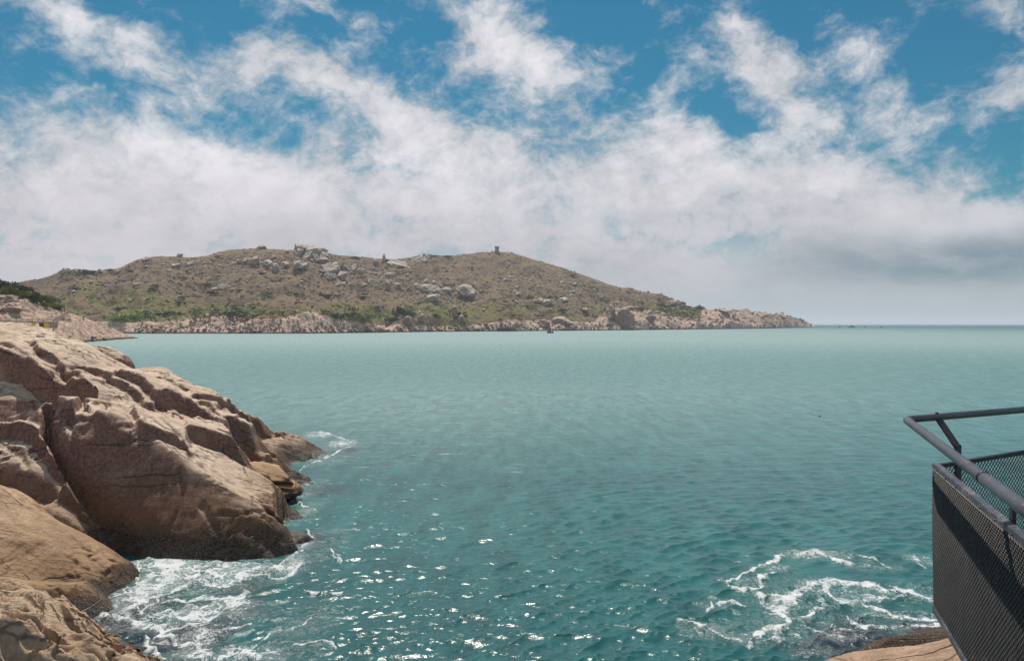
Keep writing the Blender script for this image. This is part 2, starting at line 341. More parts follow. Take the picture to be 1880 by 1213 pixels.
FOAM = [(.10, [(1424,1013),(1402,1030),(1381,1046),(1345,1062),(1336,1071),(1352,1082),(1377,1084),(1402,1077),(1395,1062),(1421,1053)]), (.15, [(1453,1015),(1475,1015),(1497,1010),(1518,1022),(1540,1030),(1562,1037)]),
 (.08, [(1569,1020),(1598,1024),(1630,1040)]), (.10, [(1681,1022),(1692,1037),(1706,1044)]), (.20, [(1399,1091),(1406,1105),(1417,1107),(1431,1095),(1460,1095),(1482,1084),(1511,1073),(1525,1064),(1554,1071),(1598,1077),(1634,1082),(1670,1084),(1706,1098)]),
 (.15, [(1525,1066),(1518,1087),(1533,1102),(1562,1105),(1598,1104),(1640,1100),(1680,1096)]), (.20, [(1460,1098),(1435,1109),(1435,1124),(1453,1138),(1460,1152),(1453,1158)]), (.08, [(1511,1095),(1507,1113),(1482,1127),(1468,1131)]),
 (.09, [(1453,1156),(1424,1156),(1388,1171),(1374,1185)]), (.07, [(1403,1174),(1417,1182),(1439,1168),(1424,1163)]), (.08, [(1594,1109),(1616,1120),(1641,1131),(1670,1138),(1724,1140)]), (.10, [(1547,1131),(1565,1147),(1594,1149),(1620,1154),(1652,1156),(1688,1152),(1732,1150)]),
 (.07, [(1504,1136),(1525,1152),(1547,1160),(1565,1168)]), (.07, [(1493,1158),(1515,1171),(1558,1174)]), (.07, [(1250,1140),(1272,1142),(1305,1147),(1308,1160),(1337,1171),(1359,1176)]), (.07, [(1294,1122),(1308,1116),(1305,1107)]), (.07, [(1319,1109),(1345,1105),(1374,1109)]),
 (.07, [(260,1030),(265,1044),(254,1073),(260,1100),(262,1126)]), (.09, [(161,1126),(180,1124),(212,1129),(249,1140),(286,1145),(313,1140)]), (.13, [(249,1025),(273,1020),(302,1028),(334,1036),(361,1041),(393,1060),(446,1057),(486,1062),(515,1065),(539,1049),(547,1033),(536,1028)]),
 (.12, [(262,1126),(286,1108),(313,1100),(353,1108),(379,1097),(419,1108),(443,1092)]), (.12, [(270,1060),(302,1049),(339,1049),(366,1060),(339,1081),(302,1086),(273,1076)]), (.13, [(443,1092),(430,1108),(406,1129),(366,1140),(326,1145),(302,1161)]),
 (.12, [(297,1145),(326,1166),(339,1177),(366,1187),(393,1198),(446,1209),(486,1206)]), (.08, [(260,1171),(286,1187),(313,1206)]), (.05, [(456,1187),(486,1166),(526,1153),(552,1150),(579,1129)]), (.11, [(490,1046),(520,1034),(552,1012),(566,994),(562,975)]), (.12, [(300,1030),(350,1046),(400,1048),(450,1050),(490,1052)]),
 (.14, [(380,1075),(410,1078),(440,1070)]), (.10, [(310,1120),(340,1128),(380,1118)]), (.07, [(400,1160),(440,1150),(470,1140)]), (.06, [(600,1010),(625,1030)]), (.05, [(560,1080),(590,1092),(620,1088)]), (.05, [(540,1190),(580,1180),(620,1186)]),
 (.16, [(556,795),(585,793),(612,798),(640,808)]), (.12, [(598,842),(625,826),(652,818)]), (.10, [(545,872),(560,855),(590,846)]), (.10, [(520,915),(545,912),(562,930),(580,938)]), (.08, [(550,888),(572,892)])]
def build_sea():
    dv = np.concatenate([np.geomspace(20000, 700, 26)[:-1], np.arange(700, 60, -1.45), np.arange(60, 3, -.9), np.geomspace(3, .28, 14)])
    r = CH*F/dv
    a_in = np.arctan((np.arange(-160, 2080, 1.75)-CU)/F)
    a0, a1 = a_in[0], a_in[-1]
    a_out = a1+(2*math.pi-(a1-a0))*np.linspace(0, 1, 90)[1:-1]
    az = np.concatenate([a_in, a_out]); n, k = len(az), len(r)
    A, Rr = np.meshgrid(az, r, indexing='ij')
    A = np.append(A, A[:1], 0); Rr = np.append(Rr, Rr[:1], 0)
    X = (Rr*np.sin(A)).astype(np.float32); Y = (Rr*np.cos(A)).astype(np.float32)
    sp = np.gradient(r); sp = np.maximum(sp, r*.0012)[None, :]*np.ones_like(X)
    sp[len(a_in):] = Rr[len(a_in):]*.06
    Z = np.zeros_like(X); DX = np.zeros_like(X); DY = np.zeros_like(X)
    q = np.random.default_rng(11)
    # gust patches modulate the chop
    gust = .8+.5*fbm(X/23, Y/40, o=3)
    for i in range(110):
        lam = .20*(1.041**i)                      # 0.36 .. 19 m
        th = q.normal(-1.25, .62); kk = 2*math.pi/lam
        amp = .0215*lam**1.0*math.exp(-(lam/1.0)**1.0)+.0009*lam*(lam > 3)*math.exp(-(lam/12)**2)
        fade = sst(lam/sp, 2.2, 4.5)
        ph = kk*(X*math.cos(th)+Y*math.sin(th))+q.uniform(0, 6.28)
        Z += amp*fade*np.sin(ph); c = amp*fade*np.cos(ph)*.8
        DX += c*math.cos(th); DY += c*math.sin(th)
    Z *= np.clip(gust, .45, 1.3)*.82
    fd = foam_density(X, Y).astype(np.float32)
    sub = np.clip(fd, 0, 1.3)
    Z += sub*.05*ridged(X/.9, Y/.9, o=3)*(Rr < 80)
    # a smooth back-wash patch inside the foam under the cage
    def at(u, v): d = CH*F/(v-HV); return (u-CU)/F*d, d
    cx, cy = at(1520, 1050); calm = np.exp(-(((X-cx)/1.9)**2+((Y-cy)/1.0)**2)); Z *= 1-.7*calm
    X2, Y2 = X+DX, Y+DY
    # shallow, churned water round the rocks
    sh = np.zeros_like(X)
    for (u, v, ru, w) in [(200, 1130, 150, 1.), (330, 1170, 130, .9), (420, 1100, 130, .7), (560, 990, 70, .75), (600, 900, 80, .7), (640, 830, 80, .65), (560, 1090, 60, .6), (1600, 1185, 130, 1.), (1700, 1160, 90, .9), (1500, 1200, 80, .8)]:
        c0, c1 = at(u, v); ra = ru/F*c1; sh = np.maximum(sh, w*np.exp(-((X-c0)/ra)**2-((Y-c1)/(ra*1.3))**2))
    V = np.stack([X2, Y2, Z], -1).reshape(-1, 3)
    Fc = grid_faces(n+1, k)
    hub = len(V); V = np.vstack([V, [[0, 0, 0]]])
    m, g = mat('sea_water'); P = g.pos(); x, y, z = g.xyz(P)
    dist = g.vm('LENGTH', P, out=1)
    fa = g.attr('foam'); sa = g.attr('shallow')
    big = g.noise(g.vm('MULTIPLY', P, (.012, .03, 0.)), 1., 5, .55)
    deep = g.mix(g.ss(big, .35, .65), (.013, .086, .090), (.028, .135, .132))
    far_t = g.ss(dist, 18., 85.); deep = g.mix(far_t, deep, (.112, .245, .24)); deep = g.mix(g.ss(dist, 45., 380.), deep, (.265, .37, .365))  # paler far out: turbid water, with the sky's reflection put into the colour
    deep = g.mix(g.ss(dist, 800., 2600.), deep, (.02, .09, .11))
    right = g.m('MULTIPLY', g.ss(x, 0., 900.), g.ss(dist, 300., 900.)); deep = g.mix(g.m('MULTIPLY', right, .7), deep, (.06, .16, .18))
    shn = g.ss(g.m('ADD', sa, g.m('MULTIPLY', g.m('SUBTRACT', g.noise(P, .8, 5, .6), .5), 1.1)), .3, 1.)
    shc = g.mix(g.ss(g.noise(P, 2.2, 5, .6), .4, .65), (.010, .014, .030), (.075, .075, .085))
    deep = g.mix(g.m('MULTIPLY', shn, .93), deep, shc)
    rip4 = g.noise(g.vm('MULTIPLY', P, (1.1, .24, 1.)), 1., 6, .72, .1)
    deep = g.vm('SCALE', deep, g.ss(rip4, .3, .7, .74, 1.24))  # light and dark of the ripples put into the water colour
    # lacy foam
    wv = g.n('ShaderNodeTexNoise', Vector=P, Scale=1.1, Detail=5., Roughness=.6).outputs['Color']
    Pw = g.vm('ADD', P, g.vm('SCALE', g.vm('SUBTRACT', wv, (.5, .5, .5)), 1.7))
    Pw = g.vm('MULTIPLY', Pw, (1., .5, 0.))
    n1 = g.noise(Pw, 1.35, 5, .58); n2 = g.noise(Pw, 3.4, 6, .65); n3 = g.noise(P, 13., 5, .75)
    l1 = g.m('ABSOLUTE', g.m('SUBTRACT', n1, .5)); l2 = g.m('ABSOLUTE', g.m('SUBTRACT', n2, .5))
    lace = g.m('SUBTRACT', 1., g.m('MULTIPLY', g.m('MINIMUM', g.m('MULTIPLY', l1, 1.), g.m('MULTIPLY', l2, 1.35)), 14.))
    lace = g.m('ADD', lace, g.m('MULTIPLY', g.m('SUBTRACT', n3, .5), 1.5))
    fo = g.m('ADD', g.m('MULTIPLY', fa, .62), g.m('MULTIPLY', lace, .62))
    foam = g.ss(fo, .80, .98)
    milky = g.ss(g.m('ADD', fa, g.m('MULTIPLY', g.m('SUBTRACT', n1, .5), 1.6)), .32, 1.15, 0., .68)
    gate = g.ss(fa, .05, .3)
    foam = g.m('MULTIPLY', foam, gate)
    col = g.mix(g.m('MULTIPLY', milky, gate), deep, (.28, .36, .36))
    col = g.mix(foam, col, (.62, .64, .66))
    rip = g.noise(g.vm('MULTIPLY', P, (1., 1.6, 1.)), 2.0, 4, .6, .2)
    rip2 = g.noise(g.vm('MULTIPLY', P, (1., 1.9, 1.)), .5, 5, .6, .3)
    b = g.bump(rip, g.ss(dist, 20., 60., .45, .85), .11)
    b = g.bump(rip2, g.ss(dist, 25., 90., .1, .9), .5, b)
    rip3 = g.noise(g.vm('MULTIPLY', P, (.10, .28, 1.)), 1., 6, .7, .2); b = g.bump(rip3, g.ss(dist, 120., 500., 0., .6), 1.2, b)
    b = g.bump(rip4, g.ss(dist, 50., 120., 0., .8), .32, b)
    b = g.bump(fo, g.m('MULTIPLY', gate, .35), .05, b)
    rough = g.m('ADD', g.ss(dist, 30., 300., .25, .5), g.m('MULTIPLY', foam, .5))
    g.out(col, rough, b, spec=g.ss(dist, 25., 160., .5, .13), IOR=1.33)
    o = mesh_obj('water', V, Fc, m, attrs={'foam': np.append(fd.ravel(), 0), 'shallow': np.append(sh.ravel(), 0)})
    tag(o, 'teal sea with small choppy waves and lacy white foam by the rocks', 'sea', kind='structure')
build_sea()
sb, g_ = mat('sea_bed'); g_.out((.02, .06, .06), .9)
bed = MB().box((0, 0, -6.5), (60000, 60000, 1)).build('ground', sb); tag(bed, 'dark sea bed below the water', 'ground', kind='structure')

# ================================================================ terrain seen across the water (island and left headland)
class Land:
    """a coast built column by column: shore distance, ridge distance and profile, then noise relief"""
    def __init__(s, us, nt, shore, sky, width, gpow, relief, sc, back):
        s.us = us; U = us[:, None]; t = np.linspace(0, 1, nt)[None]
        v0 = pl(us, shore)[:, None]; v1 = pl(us, sky)[:, None]; D0 = CH*F/(v0-HV); D1 = D0+pl(us, width)[:, None]
        s.t = t
        D = D0+(D1-D0)*t
        gp = t**gpow*.93+.07*sst(t, 0, .05)
        vv = v0+(v1-v0)*gp
        X = (U-CU)/F*D; Z = CH-(vv-HV)/F*D
        lowk = sst(t, 0, .06)*(1-sst(t, .90, 1.)*.8)
        H = np.maximum(Z.max(1, keepdims=True), 2)
        rl = relief*np.minimum(1, H/40)
        n = fbm(X/sc, D/sc, o=6, gain=.52); rd = ridged(X/(sc*.6)+5, D/(sc*.9), o=4)
        Z = Z+lowk*rl*(n*1.0+(rd-1)*.35)+lowk*rl*.10*fbm(X/(sc*.06), D/(sc*.06), o=3)
        Z = Z+rl*.05*fbm(X/(sc*.08), D/(sc*.08), o=3)*sst(t, .9, 1)
        Z = Z-.6*(t < 1e-6)
        # far side falls away
        nb = 16; tb = np.linspace(0, 1, nb+1)[None, 1:]
        Db = D1+back*tb; Zb = (Z[:, -1:]+2)*(1-tb**1.3)-2-0*Db; Xb = X[:, -1:]*(Db/D1)
        s.X = np.hstack([X, Xb]); s.D = np.hstack([np.broadcast_to(D, X.shape), Db]); s.Z = np.hstack([Z, Zb]); s.nt = nt
        s.v = HV+(CH-s.Z)/s.D*F; s.T = np.hstack([np.broadcast_to(t, X.shape), np.ones_like(Db)])
    def hit(s, u, v):
        """first ground point seen from the photographer's spot at (u, v), and the distance"""
        i = int(np.clip(np.searchsorted(s.us, u), 0, len(s.us)-1)); col = s.v[i, :s.nt]
        j = int(np.argmax(col <= v)) if (col <= v).any() else int(np.argmin(col))
        return float(s.X[i, j]), float(s.D[i, j]), float(s.Z[i, j])
us = np.concatenate([np.arange(-420, -20, 6.), np.arange(-20, 1512, 1.25)])
ISL_SKY = [(-420, 566), (-200, 552), (0, 530), (40, 519), (70, 510), (100, 502), (120, 495), (145, 493), (180, 497), (205, 495), (222, 492), (250, 478), (280, 473), (330, 470), (345, 471), (380, 468), (420, 459),
    (470, 456), (530, 457), (560, 459), (590, 461), (640, 470), (680, 472), (720, 474), (760, 470), (790, 470), (830, 469), (860, 466), (890, 463), (912, 462), (940, 464), (965, 471), (1000, 480), (1040, 492), (1080, 506), (1110, 518),
    (1150, 530), (1180, 535), (1220, 544), (1250, 556), (1290, 567), (1340, 571), (1385, 573), (1400, 577), (1430, 577), (1450, 580), (1470, 586), (1490, 596.5), (1500, 599.8), (1512, 601)]
isl = Land(us, 330, [(-420, 612.5), (560, 612.5), (700, 610.5), (800, 609), (1000, 607.5), (1150, 606), (1300, 604.3), (1400, 603), (1490, 600.6), (1512, 600.4)],
    ISL_SKY, [(-420, 260), (300, 330), (900, 400), (1100, 330), (1300, 170), (1400, 120), (1512, 60)], .80, 10., 70., 260)
RB = [(-420, 590), (240, 592), (300, 590), (390, 575), (420, 582), (500, 586), (540, 578), (585, 568), (620, 588), (700, 597), (760, 596), (850, 600), (930, 588), (1000, 588), (1090, 592), (1120, 566), (1160, 562), (1200, 570), (1240, 578), (1262, 585), (1285, 575), (1295, 560), (1512, 540)]
us2 = np.concatenate([np.arange(-500, -20, 5.), np.arange(-20, 254, .55)])
hd = Land(us2, 260, [(-500, 640), (60, 634), (130, 633), (160, 628), (200, 624.5), (248, 621), (254, 620.5)],
    [(-500, 440), (-100, 498), (0, 519), (20, 521), (35, 528), (60, 541), (100, 562), (125, 574), (150, 581), (190, 597), (220, 609), (246, 619.5), (254, 620.4)],
    [(-500, 70), (100, 60), (180, 40), (240, 12), (254, 5)], .85, 1.7, 16., 60)

def veg_ground(name, s, tidal=1.8):
    m, g = mat(name); P = g.pos(); x, y, z = g.xyz(P)
    rk = g.attr('rock'); gr = g.attr('green'); brt = g.attr('lush')
    a = g.noise(P, .012*s, 6, .6); b = g.noise(P, .06*s, 6, .65); c = g.noise(P, .33*s, 6, .7); d = g.noise(P, 1.3*s, 4, .7)
    dry = g.mix(g.ss(b, .36, .64), (.17, .118, .088), (.25, .18, .115))
    dry = g.mix(g.m('MULTIPLY', g.ss(a, .5, .62), .55), dry, (.24, .17, .10))
    green = g.mix(g.ss(c, .35, .65), (.085, .09, .03), (.24, .225, .065))
    gm = g.ss(g.m('ADD', gr, g.m('MULTIPLY', g.m('SUBTRACT', b, .5), 2.4)), .35, .75)
    col = g.mix(g.m('MULTIPLY', gm, .85), dry, green)
    dk = g.ss(c, .52, .66); col = g.mix(g.m('MULTIPLY', dk, .25), col, (.05, .042, .036))
    col = g.mix(g.m('MULTIPLY', g.ss(d, .56, .7), .35), col, (.26, .2, .14))
    col = g.mix(g.ss(brt, .3, .7), col, (.12, .17, .03))
    # scattered bare stone
    st = g.ss(g.m('ADD', g.noise(P, .45*s, 3, .7), g.m('MULTIPLY', g.m('SUBTRACT', a, .5), .35)), .64, .68); col = g.mix(g.m('MULTIPLY', st, .55), col, (.36, .31, .27))
    # rock band
    rn = g.ss(g.m('ADD', rk, g.m('MULTIPLY', g.m('SUBTRACT', b, .5), .9)), .35, .65)
    rp = g.mix(g.ss(b, .38, .62), (.68, .47, .36), (.46, .31, .25)); rp = g.mix(g.ss(c, .45, .62), rp, (.70, .56, .44)); rp = g.mix(g.m('MULTIPLY', g.ss(d, .5, .68), .6), rp, (.11, .08, .075))
    pm = g.n('ShaderNodeMapping', Vector=P, Rotation=(0, R(25), R(20)), Scale=(.35, 1., 1.2)).outputs[0]
    vo = g.n('ShaderNodeTexVoronoi', {'feature': 'DISTANCE_TO_EDGE'}, Vector=g.vm('ADD', pm, g.vm('SCALE', g.n('ShaderNodeTexNoise', Vector=P, Scale=.1*s).outputs['Color'], 9/s)), Scale=.17*s).outputs['Distance']
    ck = g.ss(vo, 0., .09, 1., 0.); rp = g.mix(g.m('MULTIPLY', ck, .45), rp, (.13, .09, .08))
    zz = g.m('ADD', z, g.m('MULTIPLY', g.m('SUBTRACT', c, .5), 1.6)); rp = g.mix(g.ss(zz, tidal, tidal*.4, 0., .9), rp, (.05, .035, .035))
    col = g.mix(rn, col, rp)
    h = g.m('ADD', g.m('MULTIPLY', c, 1.4), g.m('ADD', g.m('MULTIPLY', d, .5), g.m('MULTIPLY', b, 2.2)))
    h = g.m('SUBTRACT', h, g.m('MULTIPLY', g.m('MULTIPLY', ck, rn), .8))
    g.out(col, .95, g.bump(h, .55, 2.0/s), spec=.15); return m
def land_obj(name, L, rock, green, lush, m):
    V = np.stack([L.X, L.D, L.Z], -1).reshape(-1, 3)
    return mesh_obj(name, V, grid_faces(*L.X.shape), m, attrs={'rock': rock, 'green': green, 'lush': lush})
def pxn(L, s, seed): return fbm(L.X/s+seed, L.D/s, o=4)
# island: craggy relief along the rocky shore
U = isl.us[:, None]+0*isl.Z
rk = sst(isl.v, pl(U.ravel(), RB).reshape(U.shape)-4, pl(U.ravel(), RB).reshape(U.shape)+3)
crag = ridged(isl.X/14, isl.D/14, o=5)-1.0
isl.Z += rk*crag*1.4*(1-.8*sst(U, 1380, 1465))*sst(isl.T, .0, .03)*(isl.T < .999)+rk*sst(U, 1285, 1330)*(perlin(isl.X/26, isl.D/26)*3.5+crag*1.8)*sst(isl.T, 0, .2)*(1-sst(U, 1380, 1465))
isl.Z = np.where((isl.T > .02) & (isl.T < 1), np.maximum(isl.Z, .3), isl.Z)
cl = np.exp(-((U-1142)/26)**2)*np.exp(-((isl.T-.11)/.07)**2); isl.Z += 8*cl      # the pale cliff face
isl.v = HV+(CH-isl.Z)/isl.D*F
def band(L, U, u0, v0, ru, rv): return np.exp(-((U-u0)/ru)**2-((L.v-v0)/rv)**2)
gr = .08+.34*sst(isl.v, 525, 575)+.3*perlin(isl.X/90, isl.D/60)+.3*band(isl, U, 420, 575, 240, 16)+.35*perlin(isl.X/45, isl.D/35)+.4*band(isl, U, 200, 540, 160, 30)+.5*band(isl, U, 830, 575, 140, 20)+.45*band(isl, U, 1240, 572, 40, 14)+.35*band(isl, U, 640, 575, 70, 20)-.05
lush = band(isl, U, 240, 580, 26, 7)+.9*band(isl, U, 215, 584, 20, 4)
M_ISL = veg_ground('island_hillside', 1.)
o = land_obj('hills', isl, rk, gr, lush, M_ISL); tag(o, 'dry brown and green island hillside with a pink rocky shore across the bay', 'island', kind='structure')
# left headland
U2 = hd.us[:, None]+0*hd.Z
hb = pl(U2.ravel(), [(-500, 500), (-60, 535), (0, 541), (25, 551), (38, 544), (60, 549), (100, 566), (125, 575), (254, 560)]).reshape(U2.shape)
rk2 = sst(hd.v, hb-2, hb+3)
hr, hq = hd.X*.80+hd.D*.25, hd.D*.5-hd.X*.45
st = ridged(hr/11, hq/4.5, o=5)-1
hd.Z += rk2*(st*1.5+1.2*perlin(hr/16, hq/10))*sst(hd.T, .0, .06)*(1-sst(hd.T, .9, 1))*(1-.7*sst(U2, 170, 240))
hd.Z += 2.2*np.exp(-((U2-45)/17)**2-((hd.v-560)/12)**2)*(hd.T < 1)          # the hump of bare rock
hd.Z = np.where((hd.T > .03) & (hd.T < 1), np.maximum(hd.Z, .25), hd.Z)
hd.v = HV+(CH-hd.Z)/hd.D*F
M_HD = veg_ground('headland_slope', 2.6, 1.3)
o = land_obj('terrain', hd, rk2, .5+0*rk2, 0*rk2, M_HD); tag(o, 'pink rock headland with green scrub on its top at the left', 'headland', kind='structure')

# ================================================================ foreground rocks
def sheet_height(X, Y, pts, a, w, b, c, r=.35):
    """a tilted sheet of rock: crest line, tread behind it (slope a for w metres, then b), face in front (slope c)"""
    P = smooth_line(np.array([W(*p) for p in pts])); best = np.full(X.shape, 1e9); S = np.zeros_like(X); ZC = np.zeros_like(X)
    for i in range(len(P)-1):
        p, q = P[i], P[i+1]; d = q[:2]-p[:2]; L = np.hypot(*d)+1e-9; d = d/L
        rx, ry = X-p[0], Y-p[1]; t = rx*d[0]+ry*d[1]; tc = np.clip(t, 0, L)
        ex, ey = rx-tc*d[0], ry-tc*d[1]; dd = ex*ex+ey*ey
        perp = -rx*d[1]+ry*d[0]; over = np.abs(t-tc)
        m = dd < best; best = np.where(m, dd, best)
        end = ((i == 0) & (t < 0)) | ((i == len(P)-2) & (t > L))
        sg = np.where(end, np.clip(perp/np.sqrt(dd+1e-6), -1, 1), np.sign(perp))
        S = np.where(m, sg, S); ZC = np.where(m, p[2]+(q[2]-p[2])*tc/L, ZC)
    di = np.sqrt(best); wt = (1+S)/2
    far = a*np.minimum(di, w)+b*np.maximum(di-w, 0)
    near = c*(np.sqrt(di*di+r*r)-r)
    return ZC-far*wt-near*(1-wt)
def smax(a, b, k): h = np.clip(.5+.5*(a-b)/k, 0, 1); return b+(a-b)*h+k*h*(1-h)
def rock_field(name, x0, x1, y0, y1, step, sheets, m, warp, disp, label, seed=0., zmin=-.9, base=None, bumpdir=True, parent=None, k=.16, extra=None):
    xs = np.arange(x0, x1, step); ys = np.arange(y0, y1, step); X, Y = np.meshgrid(xs, ys, indexing='ij')
    wx = X+warp*(fbm(X/3.+seed, Y/3., o=3, gain=.42)); wy = Y+warp*(fbm(X/3.-9, Y/3.+seed, o=3, gain=.42))
    Z = np.full(X.shape, -3.) if base is None else base(wx, wy)
    for s in sheets: Z = smax(Z, sheet_height(wx, wy, *s), k)
    if extra is not None: Z = extra(X, Y, wx, wy, Z)
    gx, gy = np.gradient(Z, step); N = np.stack([-gx, -gy, np.ones_like(gx)], -1); N /= np.linalg.norm(N, axis=-1)[..., None]
    P = np.stack([X, Y, Z], -1); a, b, c = P[..., 0], P[..., 1], P[..., 2]
    # bedding runs down the dip: stretch the noise along it
    ca, sa = math.cos(R(-12)), math.sin(R(-12)); al = a*ca+b*sa; ac = -a*sa+b*ca
    D = disp*(.36*fbm(al/5.5+seed, ac/1.5, c/4., o=2)+.16*(ridged(al/4.6+seed, ac/.9+c*.25, c/3.5, o=2)-.8)+.05*fbm(a/.3, b/.3, c/.3, o=3)+.14*ridged(al/3.6+seed, ac/.36, c/.34, o=2)*sst(fbm(a/2.5+2, b/2.5, o=2), -.15, .35))
    cr = 1-np.abs(fbm(al/2.4+3*seed, ac/.75, c/.9+7, o=3))*14; D -= disp*.30*np.clip(cr, 0, 1)*sst(fbm(a/3+4, b/3, o=2), -.1, .3)
    vc = 1-np.abs(fbm(al/.8+seed+8, ac/1.6, c/2.2+3, o=2))*18; D -= disp*.16*np.clip(vc, 0, 1)*sst(fbm(a/2.+14, b/2., o=2), 0., .3)
    P = P+N*D[..., None]
    q = grid_faces(len(xs), len(ys)); V = P.reshape(-1, 3); keep = (V[q][:, :, 2].max(1) > zmin)
    V, q, _ = compact(V, q[keep], {})
    o = mesh_obj(name, V, q, m); return tag(o, label, 'rock')
A = [  # crest points (u, v, distance), tread slope, tread width, back slope, face slope
 ([(-200, 545, 54), (0, 588, 50), (60, 606, 47), (100, 626, 45), (160, 668, 42.5), (235, 688, 41), (300, 699, 40), (350, 713, 39.5), (420, 745, 40), (470, 770, 41.5), (540, 796, 43.5), (596, 829, 44)], .5, 1.5, 1.2, .25, .6),
 ([(-150, 590, 42), (0, 604, 36), (28, 616, 35), (48, 640, 34)], -.10, 1.5, .7, 1.5),
 ([(-200, 625, 36), (0, 638, 31), (40, 658, 30.5), (70, 677, 30), (95, 695, 29.7), (130, 697, 29.5), (165, 712, 29), (195, 737, 28.5)], -.12, 2.2, .6, 1.7),
 ([(64, 628, 35), (80, 645, 33.6), (110, 674, 32.3), (145, 702, 31), (190, 722, 30.4), (235, 745, 29.9), (300, 795, 29.3), (370, 850, 29)], -.08, 1.6, .6, 1.5),
 ([(105, 652, 36), (145, 680, 34), (205, 710, 33), (250, 725, 32.4), (300, 752, 32), (340, 780, 31.4), (372, 815, 31)], -.08, 1.4, .6, 1.5),
 ([(200, 684, 36.5), (222, 690, 35.6), (260, 706, 35), (320, 738, 34.4), (355, 752, 34), (395, 776, 34)], -.06, 2.2, .6, 1.6),
 ([(300, 712, 38), (345, 730, 37), (395, 742, 36.8), (430, 762, 36.8), (455, 785, 37), (490, 802, 37.5), (515, 826, 38)], -.02, 1.8, .7, 1.6),
 ([(330, 779, 33.2), (390, 790, 33), (440, 818, 33), (480, 833, 33.5), (520, 858, 34.5), (545, 880, 35)], .02, 1.6, .6, 1.8),
 ([(78, 746, 27.6), (88, 735, 27.5), (115, 732, 27.3), (145, 735, 27), (175, 748, 27.0), (210, 742, 26.8), (255, 768, 26.5), (300, 797, 26.1), (330, 828, 25.8), (385, 866, 25.4), (420, 890, 25.2), (470, 920, 25.0), (520, 946, 25.1), (552, 980, 25.5)], .165, 7.5, .75, 1.9, .45),
 ([(-220, 745, 29), (0, 775, 27), (40, 776, 26.8), (75, 793, 26.3), (105, 830, 25.8), (135, 872, 25.4), (190, 940, 25.0), (240, 1002, 24.7), (275, 1030, 24.5)], .55, 1.2, .9, 1.5, .5)]
SHORE = [(-60, 60), (-30, 58), (-16, 51), (-10.1, 44.6), (-9.9, 43.6), (-10.9, 40.5), (-11.2, 38.5), (-9.3, 35.6), (-9.5, 34.2), (-9.8, 32.8), (-8.8, 31.3), (-7.6, 28.7), (-6.9, 26.2), (-6.75, 24.6), (-7.2, 23.3), (-8.1, 23.15), (-9.4, 23.5), (-10.6, 23.6), (-11.6, 23.7), (-13, 23), (-30, 21), (-60, 21)]
def inside(x, y, poly):
    ins = np.zeros(x.shape, bool); best = np.full(x.shape, 1e9)
    for (x0, y0), (x1, y1) in zip(poly, poly[1:]+poly[:1]):
        if y0 != y1: ins ^= ((y0 > y) != (y1 > y)) & (x < (x1-x0)*(y-y0)/(y1-y0)+x0)
        dx, dy = x1-x0, y1-y0; t = np.clip(((x-x0)*dx+(y-y0)*dy)/(dx*dx+dy*dy), 0, 1); best = np.minimum(best, np.hypot(x-x0-t*dx, y-y0-t*dy))
    return ins, best
SCARPS = [  # top edges of the small steps between the sheets: image trace, height, width of the face, lip
 ([(-40, 622), (0, 632), (26, 641), (64, 662)], .22, .5), ([(-60, 640), (0, 647), (21, 650), (43, 657), (62, 669), (75, 682), (92, 692), (115, 698), (140, 701), (160, 708), (175, 722), (183, 736)], 1.15, 1.3),
 ([(62, 632), (75, 655), (100, 662), (125, 686), (140, 699)], .35, .5), ([(148, 679), (170, 686), (200, 695), (225, 702), (250, 715), (270, 728), (302, 744)], .42, .6),
 ([(219, 689), (240, 694), (258, 700), (268, 706), (290, 724), (322, 741)], .45, .6), ([(296, 722), (328, 738), (353, 744), (372, 756), (388, 766), (396, 777)], .6, .8),
 ([(351, 723), (386, 728), (410, 738)], .25, .4), ([(364, 732), (400, 750), (430, 768), (452, 781)], .35, .4), ([(340, 784), (392, 801), (450, 820), (482, 837), (522, 856)], .75, .9),
 ([(430, 800), (461, 799), (486, 815), (516, 830)], .55, .6), ([(244, 748), (262, 776), (275, 790), (320, 800), (342, 812), (357, 834)], .4, .5), ([(300, 690), (330, 706), (352, 716)], .2, .4),
 ([(110, 672), (135, 692), (160, 704)], .25, .4), ([(-40, 770), (0, 774), (30, 777), (60, 785), (85, 810), (102, 838), (125, 862), (133, 872)], .55, .9),
 ([(82, 748), (92, 734), (112, 737), (128, 745), (134, 738), (150, 733), (170, 742)], .5, .7), ([(195, 700), (212, 708), (228, 722)], .2, .3), ([(455, 770), (480, 785), (505, 800), (530, 815)], .22, .3),
 ([(175, 755), (205, 768), (235, 800), (262, 840)], .15, .6)]
GROOVES = [([(-60, 850), (0, 872), (60, 896), (120, 922), (180, 965), (240, 1008)], .35, .18), ([(88, 745), (86, 785), (112, 838), (135, 872), (160, 905), (195, 945), (222, 985), (250, 1012)], .95, .12), ([(129, 757), (130, 790), (138, 832)], .25, .07),
 ([(245, 770), (236, 820), (228, 860), (222, 900)], .16, .07), ([(330, 862), (338, 900), (330, 935), (305, 985)], .12, .06), ([(200, 742), (196, 790), (205, 850)], .14, .07), ([(372, 930), (392, 960), (405, 985), (400, 1010)], .14, .07),
 ([(60, 700), (64, 720), (60, 740)], .12, .05), ([(0, 800), (30, 815), (50, 840)], .14, .06), ([(20, 860), (80, 880), (140, 920)], .2, .09), ([(300, 770), (330, 800), (352, 835), (380, 862)], .2, .06), ([(96, 690), (120, 722), (150, 733)], .2, .08)]
